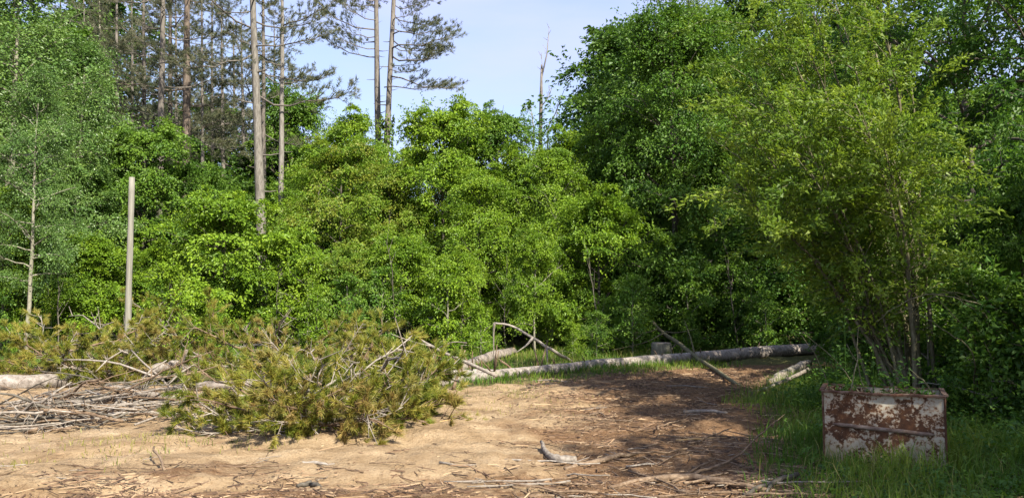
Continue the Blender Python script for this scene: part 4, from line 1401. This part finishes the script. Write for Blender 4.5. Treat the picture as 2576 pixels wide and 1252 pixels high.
# ================================================================== RUSTY TANK
def tank():
    c = gpt(2224, 1174)
    ang = -math.atan2(c.x, c.y)
    root = thing('metal_tank', 'open rusty metal tank with peeling white paint, overgrown with weeds', 'tank', (c.x, c.y, gzf(c.x, c.y) - .03), ang)
    w, h, dp = 1.045, .715, .60
    rng = np.random.default_rng(2)

    def sheet(name, x0, x1, z0, z1, y, thick, axis='x', bulge=.011):
        n, k = 22, 16
        u = np.linspace(x0, x1, n)
        v = np.linspace(z0, z1, k)
        uu, vv = np.meshgrid(u, v)
        d = np.zeros_like(uu)
        for _ in range(9):
            d += rng.normal(0, bulge / 2) * np.sin(uu * rng.uniform(3, 14) + rng.uniform(0, 6)) * np.sin(vv * rng.uniform(3, 14) + rng.uniform(0, 6))
        g = Geo()
        for side in (0, 1):
            yy = y + d + side * thick
            V = np.stack([uu, yy, vv], -1) if axis == 'x' else np.stack([yy, uu, vv], -1)
            i = np.arange(k - 1)[:, None] * n + np.arange(n - 1)[None, :]
            Q = np.stack([i, i + 1, i + n + 1, i + n], -1).reshape(-1, 4)
            flip = (side == 1) != (axis == 'y')
            g.add(V.reshape(-1, 3), Q[:, ::-1] if flip else Q)
        return obj(name, g.mesh(name), 'rust', root)

    sheet('front_panel', -w / 2, w / 2, 0, h, 0, .006)
    sheet('back_panel', -w / 2 + .008, w / 2 - .008, 0, h, dp - .006, .006)
    sheet('side_panel', .010, dp - .010, 0, h, -w / 2, .006, 'y')
    sheet('side_panel', .010, dp - .010, 0, h, w / 2 - .006, .006, 'y')
    # turned-out lip round the open top
    for nme, a, b, out in (('rim', (-w / 2 - .012, -.016), (w / 2 + .012, -.016), (0, -1)), ('rim', (-w / 2 - .012, dp + .016), (w / 2 + .012, dp + .016), (0, 1)),
                           ('rim', (-w / 2 - .014, .016), (-w / 2 - .014, dp - .016), (-1, 0)), ('rim', (w / 2 + .014, .016), (w / 2 + .014, dp - .016), (1, 0))):
        g = Geo()
        n = 14
        s = np.linspace(0, 1, n)
        x = a[0] + (b[0] - a[0]) * s
        y = a[1] + (b[1] - a[1]) * s
        z = h + .010 + rng.normal(0, .003, n) - .008 * np.sin(s * math.pi) * (1 if out[1] < 0 else 0)
        prof = [(-.024, .010), (.022, .004), (.020, -.012), (-.024, -.006)]
        V = []
        for i in range(n):
            for (o_, zz_) in prof:
                V.append((x[i] + out[0] * o_, y[i] + out[1] * o_, z[i] + zz_))
        Q = []
        for i in range(n - 1):
            for j in range(4):
                Q.append((i * 4 + j, i * 4 + (j + 1) % 4, (i + 1) * 4 + (j + 1) % 4, (i + 1) * 4 + j))
        Q += [(0, 1, 2, 3), ((n - 1) * 4 + 3, (n - 1) * 4 + 2, (n - 1) * 4 + 1, (n - 1) * 4)]
        g.add(V, Q)
        obj(nme, g.mesh('rim', False), 'bare_rust', root)
    # pressed rib across the front
    g = Geo()
    xs = np.linspace(-.435, .435, 18)
    rr_ = np.interp(np.abs(xs), [0, .38, .435], [.021, .020, .005])
    tube(g, np.stack([xs, -.004 + 0 * xs, .385 - .020 * xs / .435 + rng.normal(0, .0015, 18)], 1), rr_, 8)
    obj('rib', g.mesh('rib'), 'rib', root)
    # folded corner edges
    for sx in (-1, 1):
        g = Geo()
        zs = np.linspace(.0, h - .004, 12)
        tube(g, np.stack([sx * (w / 2 + .002) + rng.normal(0, .0012, 12), -.003 + 0 * zs, zs], 1), .011, 6)
        obj('corner_edge', g.mesh('corner_edge'), 'bare_rust', root)
    # earth that fills it
    g = Geo()
    n = 16
    uu, vv = np.meshgrid(np.linspace(-w / 2 + .012, w / 2 - .012, n), np.linspace(.014, dp - .014, n))
    zz_ = h - .10 + rng.normal(0, .012, uu.shape) + .05 * np.sin(uu * 5 + 1) * np.cos(vv * 4)
    i = np.arange(n - 1)[:, None] * n + np.arange(n - 1)[None, :]
    g.add(np.stack([uu, vv, zz_], -1).reshape(-1, 3), np.stack([i, i + 1, i + n + 1, i + n], -1).reshape(-1, 4))
    obj('soil_fill', g.mesh('soil_fill'), 'soil', root)
    return root, c, ang, w, h, dp


TANK, TC, TANG, TW, TH, TD = tank()


def tank_pt(x, y, z):
    ca, sa = math.cos(TANG), math.sin(TANG)
    return Vector((TC.x + ca * x - sa * y, TC.y + sa * x + ca * y, z))


# ---- bare arching stems right of the tank
for i, pts in enumerate(([(2205, 808), (2262, 765), (2330, 735), (2420, 752), (2500, 775), (2590, 805)], [(2250, 790), (2300, 770), (2380, 730), (2460, 770), (2545, 850)],
                         [(2275, 772), (2330, 800), (2385, 835), (2450, 880)], [(2345, 735), (2375, 770), (2420, 815), (2455, 850)], [(2370, 728), (2440, 742), (2520, 790)],
                         [(2400, 745), (2450, 778), (2490, 790)], [(2480, 870), (2530, 850), (2600, 845)])):
    d = [8.9, 9.2, 8.7, 9.0, 9.4, 9.1, 9.6][i]
    P = [at(px, py, d + .12 * k) for k, (px, py) in enumerate(pts)]
    if i in (0, 1, 4, 6):
        q = P[-1]
        P.append(Vector((q.x + .25, q.y + .2, max(0, q.z - .5))))
        P.append(Vector((q.x + .45, q.y + .25, -.02)))
    elif i in (2, 3, 5):
        q = P[-1]
        P.append(Vector((q.x + .30, q.y + .5, max(.1, q.z * .5))))
        P.append(Vector((q.x + .50, q.y + .9, -.02)))
    limb('arching_twig', 'pale bare stem arching out of the thicket right of the tank', P, np.linspace(.004, .010, len(P)), 'twig_bark', cat='branch', group='bare stems arching beside the tank', seed=80 + i, sides=5)
# thin bare shoots rising from the tank
rg = random.Random(71)
for i in range(7):
    p = tank_pt(rg.uniform(-.48, .48), rg.uniform(.1, .5), TH - .12)
    e = p + Vector((rg.uniform(-.45, .25), rg.uniform(-.1, .4), rg.uniform(.2, .75)))
    limb('bare_shoot', 'thin woody shoot growing out of the soil in the tank', [p, (p + e) / 2 + Vector((.04, 0, .05)), e], [.006, .005, .0025], 'twig_bark', cat='shoot', group='shoots growing from the tank', seed=100 + i, sides=4, sub=3)


for i, (px, d, top, lab) in enumerate(((1515, 21.2, 640, 'bare grey dead sapling left of the stump'), (700, 22.5, 690, 'bare dead sapling behind the left end of the green brush'),
                                       (1000, 22.3, 600, 'bare dead sapling below the twin pines'), (1280, 22.0, 660, 'bare dead sapling behind the forked log'),
                                       (1850, 22.2, 640, 'bare dead sapling behind the leaning branch'), (170, 21.5, 620, 'bare dead sapling right of the pale leaning aspen'),
                                       (2450, 12.4, 560, 'bare dead sapling in the dark thicket right of the willow'))):
    p = at(px, top, d)
    o = obj('dead_sapling', BARE[i % 4], 'grey_bark')
    sc = (p.z + .05) / 1.7
    o.location = (p.x, d, gzf(p.x, d) - .05)
    o.rotation_euler = (i * 1.1, -math.pi / 2 + .06 * (i % 3 - 1), i * 2.0)
    o.scale = (sc, sc * .45, sc * .45)
    tag(o, lab, 'sapling')


# ================================================================== GROUND COVER
def blades(g, x, y, h, rng, wd=.006, bend=.55):
    n = len(x)
    z = gz(x, y) - .01
    a = rng.uniform(0, math.tau, n)
    dirx = np.stack([np.cos(a), np.sin(a), 0 * a], 1)
    b = rng.uniform(.1, bend, n)[:, None]
    base = np.stack([x, y, z], 1)
    up = np.array([0, 0, 1.])
    H = h[:, None]
    sa = rng.uniform(0, math.tau, n)
    sd = np.stack([np.cos(sa), np.sin(sa), 0 * sa], 1) * (wd * rng.uniform(.7, 1.4, n))[:, None]
    mid = base + up * H * .55 + dirx * H * b * .3
    tip = base + up * H * (1 - b * .35) + dirx * H * b
    V = np.stack([base - sd, base + sd, mid + sd * .8, mid - sd * .8, tip], 1).reshape(-1, 3)
    i = np.arange(n) * 5
    Q = np.stack([i, i + 1, i + 2, i + 3], 1)
    T = np.stack([i + 3, i + 2, i + 4], 1)
    # colour differs from tuft to tuft
    t = .5 + .25 * np.sin(x * 2.1 + 1.7 * np.sin(y * 1.3)) + rng.normal(0, .16, n)
    g.add(V, Q, T, np.repeat(np.clip(t, 0, 1), 5))


def scatter(rng, n, x0, x1, y0, y1, dens, clump=0.0):
    x, y = rng.uniform(x0, x1, n), rng.uniform(y0, y1, n)
    keep = rng.uniform(0, 1, n) < dens(x, y)
    # only where the frame and its surroundings can see
    keep &= np.abs(x) < .80 * y + 1.5
    x, y = x[keep], y[keep]
    return x, y


rng = np.random.default_rng(91)


def patchy(x, y, s=1.0):
    return .5 + .5 * np.sin(x * 2.3 * s + 2 * np.sin(y * 1.7 * s)) * np.sin(y * 2.9 * s + 1.5 * np.sin(x * 1.3 * s))


g = Geo()
x, y = scatter(rng, 90000, 1.2, 9, 4.5, 14, lambda x, y: grass_density(x, y) * (.35 + .65 * patchy(x, y)))
blades(g, x, y, rng.uniform(.07, .30, len(x)) * (.6 + .9 * patchy(x, y, .7)) * np.clip(.55 + (x - 2) * .25, .5, 1.25), rng, .0045, .9)
x, y = scatter(rng, 60000, -4, 12, 14, 24, lambda x, y: grass_density(x, y) * (.25 + .75 * patchy(x, y)))
blades(g, x, y, rng.uniform(.06, .24, len(x)), rng, .008, .7)
x, y = scatter(rng, 20000, -17, -5, 17, 25, lambda x, y: grass_density(x, y) * (.3 + .7 * patchy(x, y)))
blades(g, x, y, rng.uniform(.08, .30, len(x)), rng, .009, .7)
o = obj('grass', g.mesh('grass', False), 'grass')
tag(o, 'green grass round the tank and along the long log', 'grass', kind='stuff')

g = Geo()


def sparse(x, y):
    a = np.exp(-((x + 3.9) / 1.1) ** 2 - ((y - 8.35) / .45) ** 2) * .9
    b = np.exp(-((x + 4.6) / .7) ** 2 - ((y - 7.45) / .3) ** 2) * .7
    d, s = log_dist(x, y)
    c = np.clip(1 - np.abs(d - 1.2) / 1.0, 0, .7) * (s < .5) * (s > -.15)
    e = np.exp(-((x + 0.2) / .9) ** 2 - ((y - 12.2) / 1.2) ** 2) * .6
    return np.clip(np.maximum.reduce([a, b, c, e]), 0, 1) * (patchy(x, y, 1.6) > .45)


x, y = scatter(rng, 60000, -7, 5, 6.5, 19, sparse)
blades(g, x, y, rng.uniform(.03, .11, len(x)), rng, .004, .8)
x, y = scatter(rng, 9000, 1.4, 9, 5.0, 13, lambda x, y: grass_density(x, y) * patchy(x, y, 1.3) * .5)
blades(g, x, y, rng.uniform(.12, .42, len(x)), rng, .003, 1.0)
x, y = scatter(rng, 9000, -3, 10, 15, 22, lambda x, y: grass_density(x, y) * patchy(x, y, 1.3) * .5)
blades(g, x, y, rng.uniform(.12, .40, len(x)), rng, .006, 1.0)
o = obj('dry_grass', g.mesh('dry_grass', False), 'pale_grass')
tag(o, 'sparse pale yellowish grass on the sand and dry straw among the green', 'grass', kind='stuff')

# leafy weeds on the right
g = Geo()
x, y = scatter(rng, 9500, 2.0, 12, 5.0, 15, lambda x, y: np.clip(grass_density(x - .5, y), 0, 1) * (.2 + .8 * patchy(x, y, .8)) * np.where(x > 5.2, 1, .6))
m = len(x)
inside = ((x - TC.x) * math.cos(TANG) + (y - TC.y) * math.sin(TANG))
ydep = (-(x - TC.x) * math.sin(TANG) + (y - TC.y) * math.cos(TANG))
keep = ~((np.abs(inside) < TW / 2 + .1) & (ydep > -.22) & (ydep < TD + .05))
x, y = x[keep], y[keep]
m = len(x)
k = 15
hh = rng.uniform(.10, .55, m) * np.clip(.5 + (x - 3) * .22, .4, 1.3) * np.where(y < 7.3, .55, 1)
f = rng.uniform(.1, 1.0, (m, k))
a = rng.uniform(0, math.tau, (m, k))
rr_ = rng.uniform(.02, .14, (m, k)) * (1.25 - f)
lean_ = rng.normal(0, .22, (m, 2))
P = np.stack([x[:, None] + np.cos(a) * rr_ + lean_[:, :1] * f * hh[:, None], y[:, None] + np.sin(a) * rr_ + lean_[:, 1:] * f * hh[:, None], gz(x, y)[:, None] + f * hh[:, None]], -1)
A = np.stack([np.cos(a), np.sin(a), rng.uniform(-.3, .6, (m, k))], -1)
N = np.stack([-.3 * np.cos(a), -.3 * np.sin(a), np.ones((m, k))], -1) + rng.normal(0, .35, (m, k, 3))
tt = np.clip(rng.uniform(.1, .9, (m, 1)) + rng.normal(0, .12, (m, k)), 0, 1)
leaves(g, P.reshape(-1, 3), A.reshape(-1, 3), N.reshape(-1, 3), (rng.uniform(.05, .115, (m, k)) * (1.15 - .4 * f)).ravel(), .42, tt.ravel())
o = obj('undergrowth', g.mesh('undergrowth', False), 'weed')
tag(o, 'leafy green weeds crowding round the rusty tank', 'weeds', kind='stuff')

# weeds growing in and over the tank
rgn = np.random.default_rng(23)
for j in range(7):
    g = Geo()
    c = tank_pt([-.42, -.25, -.08, .1, .24, .36, -.34][j], [.35, .2, .45, .25, .4, .2, .5][j], TH - .11)
    n = 70
    hgt = [.5, .2, .55, .25, .4, .12, .8][j]
    f = rgn.uniform(0, 1, n)
    a = rgn.uniform(0, math.tau, n)
    P = np.stack([np.cos(a) * .12 * rgn.uniform(.1, 1, n), np.sin(a) * .12 * rgn.uniform(.1, 1, n), f * hgt], 1)
    leaves(g, P, np.stack([np.cos(a), np.sin(a), rgn.uniform(-.2, .7, n)], 1), np.stack([0 * a, 0 * a, 1 + 0 * a], 1) + rgn.normal(0, .4, (n, 3)), rgn.uniform(.04, .09, n), .4, rgn.uniform(0, 1, n))
    tube(g, [(0, 0, -.03), (.01, 0, hgt * .5), (.02, .01, hgt)], [.005, .004, .002], 4)
    o = obj('weed', g.mesh('weed', False), 'weed')
    o.location = c
    tag(o, 'leafy weed sprouting from the open top of the tank', 'weed', 'weeds growing in the tank')

# ================================================================== STICKS AND LITTER
ST = []
for i in range(14):
    nr = np.random.default_rng(400 + i)
    g = Geo()
    L = 1.0
    s = np.linspace(0, 1, 7)
    P = np.stack([L * (s - .5), np.cumsum(nr.normal(0, .035, 7)), np.abs(np.cumsum(nr.normal(0, .012, 7)))], 1)
    r0 = nr.uniform(.006, .013)
    tube(g, P, r0 * (1 - s) ** .5 + .005, 6, wob=.10, rng=nr)
    for k in range(i % 4):
        q = nr.uniform(.25, .9)
        b = np.array([np.interp(q, s, P[:, c]) for c in range(3)])
        d = nrm(np.array([nr.uniform(.3, .9), nr.normal(0, .7), nr.uniform(.0, .6)]))
        tube(g, [b, b + d * nr.uniform(.08, .3)], [r0 * .6, .003], 4, cap=False)
    ST.append(g.mesh('stick'))
def stick_zone(px, py):
    if py < 1010:
        return 'on the shaded ground before the long log' if px > 1300 else 'on the sand by the tip of the forked log'
    if px < 450:
        return 'on the sand below the branch heap' if py < 1190 else 'at the lower left corner of the ground'
    if px < 1130:
        return 'on the sand below the green brush' if py < 1200 else 'along the bottom edge under the green brush'
    if px < 1420:
        return 'on the open sand right of the green brush' if py < 1130 else 'left of the curved grey branch piece'
    if px < 1720:
        return 'in the brown litter beyond the curved grey piece' if py < 1130 else 'round the long dark branch at the bottom'
    return 'at the edge of the grass left of the tank' if py < 1150 else 'in the grass at the lower right'


G4 = 'sticks scattered over the clearing'
rg = random.Random(8)
cnt = 0
while cnt < 270:
    px = rg.uniform(0, 2100)
    py = rg.uniform(955, 1262) if rg.random() < .6 else rg.uniform(1100, 1262)
    p = gpt(px, py)
    w_ = .16 + .84 * max(0, min(1, (p.x + .3) / 1.8)) + (.14 if p.y < 7.2 else 0)
    if p.x < -.6 and 8.2 < p.y < 14:
        continue
    if float(grass_density(p.x, p.y)) > .75:
        w_ *= .25
    if rg.random() > w_ * .8:
        continue
    o = obj('stick', rg.choice(ST), rg.choice(['dry_wood', 'dry_wood', 'dry_wood', 'dead_wood']))
    big = .6 if p.x < -.3 else 1.0
    sc = big * rg.choice([rg.uniform(.12, .3), rg.uniform(.2, .5), rg.uniform(.35, 1.0)])
    o.scale = (sc, sc, sc * .8 + .2)
    o.location = (p.x, p.y, gzf(p.x, p.y) + .006)
    o.rotation_euler = (rg.uniform(-.25, .25), rg.uniform(-.07, .07), rg.gauss(0, .6) + rg.choice([0, math.pi]))
    tag(o, 'thin broken stick lying ' + stick_zone(px, py), 'stick', G4)
    cnt += 1


def gst(label, pts, rad, mat='dead_wood', lift=.02, seed=0, twigs=(), name='broken_branch'):
    P = []
    for q in pts:
        p = gpt(q[0], q[1])
        P.append((p.x, p.y, gzf(p.x, p.y) + lift + (q[2] if len(q) > 2 else 0)))
    tw = []
    for t in twigs:
        L_ = []
        for q in t:
            p = gpt(q[0], q[1])
            L_.append((p.x, p.y, gzf(p.x, p.y) + lift + (q[2] if len(q) > 2 else 0)))
        tw.append(L_)
    return limb(name, label, P, rad, mat, tw, seed=seed)


gst('curved grey branch piece in the middle of the littered ground', [(1362, 1128, .05), (1375, 1146, .01), (1400, 1154), (1450, 1155)], [.018, .03, .042, .04], 'dead_wood', .03, 1)
gst('dark rotting branch beside the curved grey piece', [(1420, 1166), (1490, 1156), (1545, 1146), (1610, 1138)], [.02, .03, .026, .015], 'dry_wood', .015, 2)
gst('long dark branch lying along the bottom of the picture', [(1530, 1222), (1620, 1202), (1720, 1196), (1830, 1214), (1930, 1236)], [.015, .028, .034, .030, .016], 'dry_wood', .025, 3, twigs=[[(1720, 1196), (1760, 1182, .05), (1800, 1176, .08)]])
gst('slender grey stick rising to the grass edge', [(1690, 1210), (1760, 1192, .03), (1850, 1170, .06), (1905, 1140, .14), (1975, 1108, .28)], [.016, .014, .011, .008, .004], 'dry_wood', .02, 4)
gst('straight tan stick at the edge of the grass', [(1700, 1108), (1770, 1107), (1850, 1104)], [.011, .013, .011], 'fresh_wood', .015, 5)
gst('dark branch with an orange cut end in the grass', [(1870, 1240), (1930, 1226), (2008, 1208, .03)], [.017, .02, .022], 'grey_bark', .03, 6, twigs=[[(1940, 1226), (1925, 1245)]])
gst('grey stick lying alone on the sand', [(757, 1168), (790, 1168, .01), (842, 1172)], [.016, .018, .010], 'dead_wood', .015, 7)
gst('bent stick poking up from the sand', [(386, 1166, .10), (398, 1180, .06), (415, 1198)], [.010, .012, .012], 'dry_wood', .01, 8)
gst('splintered brown wood strip at the bottom edge', [(1270, 1252), (1330, 1244), (1420, 1232)], [.012, .016, .010], 'dry_wood', .012, 9)
gst('long thin dry stick across the sand at the lower left', [(235, 1246), (330, 1240), (420, 1232), (520, 1212), (640, 1188)], [.010, .012, .011, .009, .005], 'dry_wood', .01, 10)
gst('long thin stick on the sand below the green brush', [(480, 1180), (600, 1178), (720, 1170), (820, 1164)], [.006, .008, .008, .004], 'dry_wood', .008, 11)
gst('broken dark bark piece at the bottom of the sand', [(748, 1232, .02), (780, 1222, .05), (808, 1232)], [.016, .026, .016], 'grey_bark', .015, 12)
gst('pale stick lying past the right end of the green brush', [(1105, 1082), (1140, 1075), (1168, 1066)], [.008, .010, .006], 'fresh_wood', .01, 13)
gst('long thin stick along the shaded sand before the long log', [(1310, 984), (1420, 978), (1500, 976), (1560, 985)], [.008, .011, .011, .006], 'dry_wood', .01, 14)
gst('grey log piece at the edge of the shaded grass', [(1720, 1042), (1770, 1040), (1830, 1046)], [.025, .03, .02], 'dead_wood', .02, 15)
gst('short forked stick on the sand before the long log', [(1480, 1048), (1505, 1042, .04), (1530, 1050)], [.012, .014, .010], 'dry_wood', .015, 16, twigs=[[(1505, 1042, .04), (1515, 1036, .07)]])

# wood chips, bark crumbs and needles: nobody could count them
g = Geo()
rng = np.random.default_rng(55)
n = 95000
x, y = rng.uniform(-7, 6, n), 4.6 + 12 * rng.uniform(0, 1, n) ** 1.5
dens = np.clip((x + .4) / 2.2, .05, 1)
dens = np.maximum(dens, np.clip((7.6 - y + .1 * x) / 1.2, 0, .8))
pt_ = patchy(x, y, .9)
keep = (rng.uniform(0, 1, n) < dens * (.35 + .65 * pt_)) & (np.abs(x) < .8 * y + 1) & ~((x < -1.0) & (y > 8.6))
x, y = x[keep], y[keep]
n = len(x)
a = rng.normal(0, .9, n)
L = rng.uniform(.008, .04, n) * rng.choice([1, 1, 2, 4, 8], n)
wd = rng.uniform(.0025, .009, n)
th = rng.uniform(.002, .007, n)
d = np.stack([np.cos(a), np.sin(a), rng.normal(0, .12, n)], 1)
sd = np.stack([-np.sin(a), np.cos(a), rng.normal(0, .3, n)], 1)
c = np.stack([x, y, gz(x, y) + .004 + rng.uniform(0, .008, n)], 1)
up = np.array([0, 0, 1.])
V = []
for (i, j, k_) in ((-1, -1, -.5), (1, -1, -.5), (1, 1, -.5), (-1, 1, -.5), (-.8, -.6, 1), (.8, -.6, 1), (.8, .6, 1), (-.8, .6, 1)):
    V.append(c + d * (L * i * .5)[:, None] + sd * (wd * j * .5)[:, None] + up * (th * k_)[:, None])
V = np.stack(V, 1).reshape(-1, 3)
b = np.arange(n)[:, None, None] * 8
fq = np.array([(4, 5, 6, 7), (0, 1, 5, 4), (1, 2, 6, 5), (2, 3, 7, 6), (3, 0, 4, 7)])[None]
g.add(V, (b + fq).reshape(-1, 4), None, np.repeat(rng.uniform(0, 1, n) ** 1.6, 8))


def chip_mat():
    m, nt, out = new_mat('wood_chips')
    a = nd(nt, 'ShaderNodeAttribute', attribute_name='tint')
    col = ramp(nt, a.outputs['Fac'], [(0, (.045, .026, .016)), (.35, (.13, .075, .042)), (.7, (.24, .155, .09)), (1, (.36, .26, .155))])
    p = nd(nt, 'ShaderNodeBsdfPrincipled')
    p.inputs['Roughness'].default_value = .9
    nt.links.new(col, p.inputs['Base Color'])
    nt.links.new(p.outputs[0], out.inputs['Surface'])
    return m


M['chips'] = chip_mat()
o = obj('wood_debris', g.mesh('wood_debris', False), 'chips')
tag(o, 'scattered wood chips and bark crumbs on the ground', 'debris', kind='stuff')
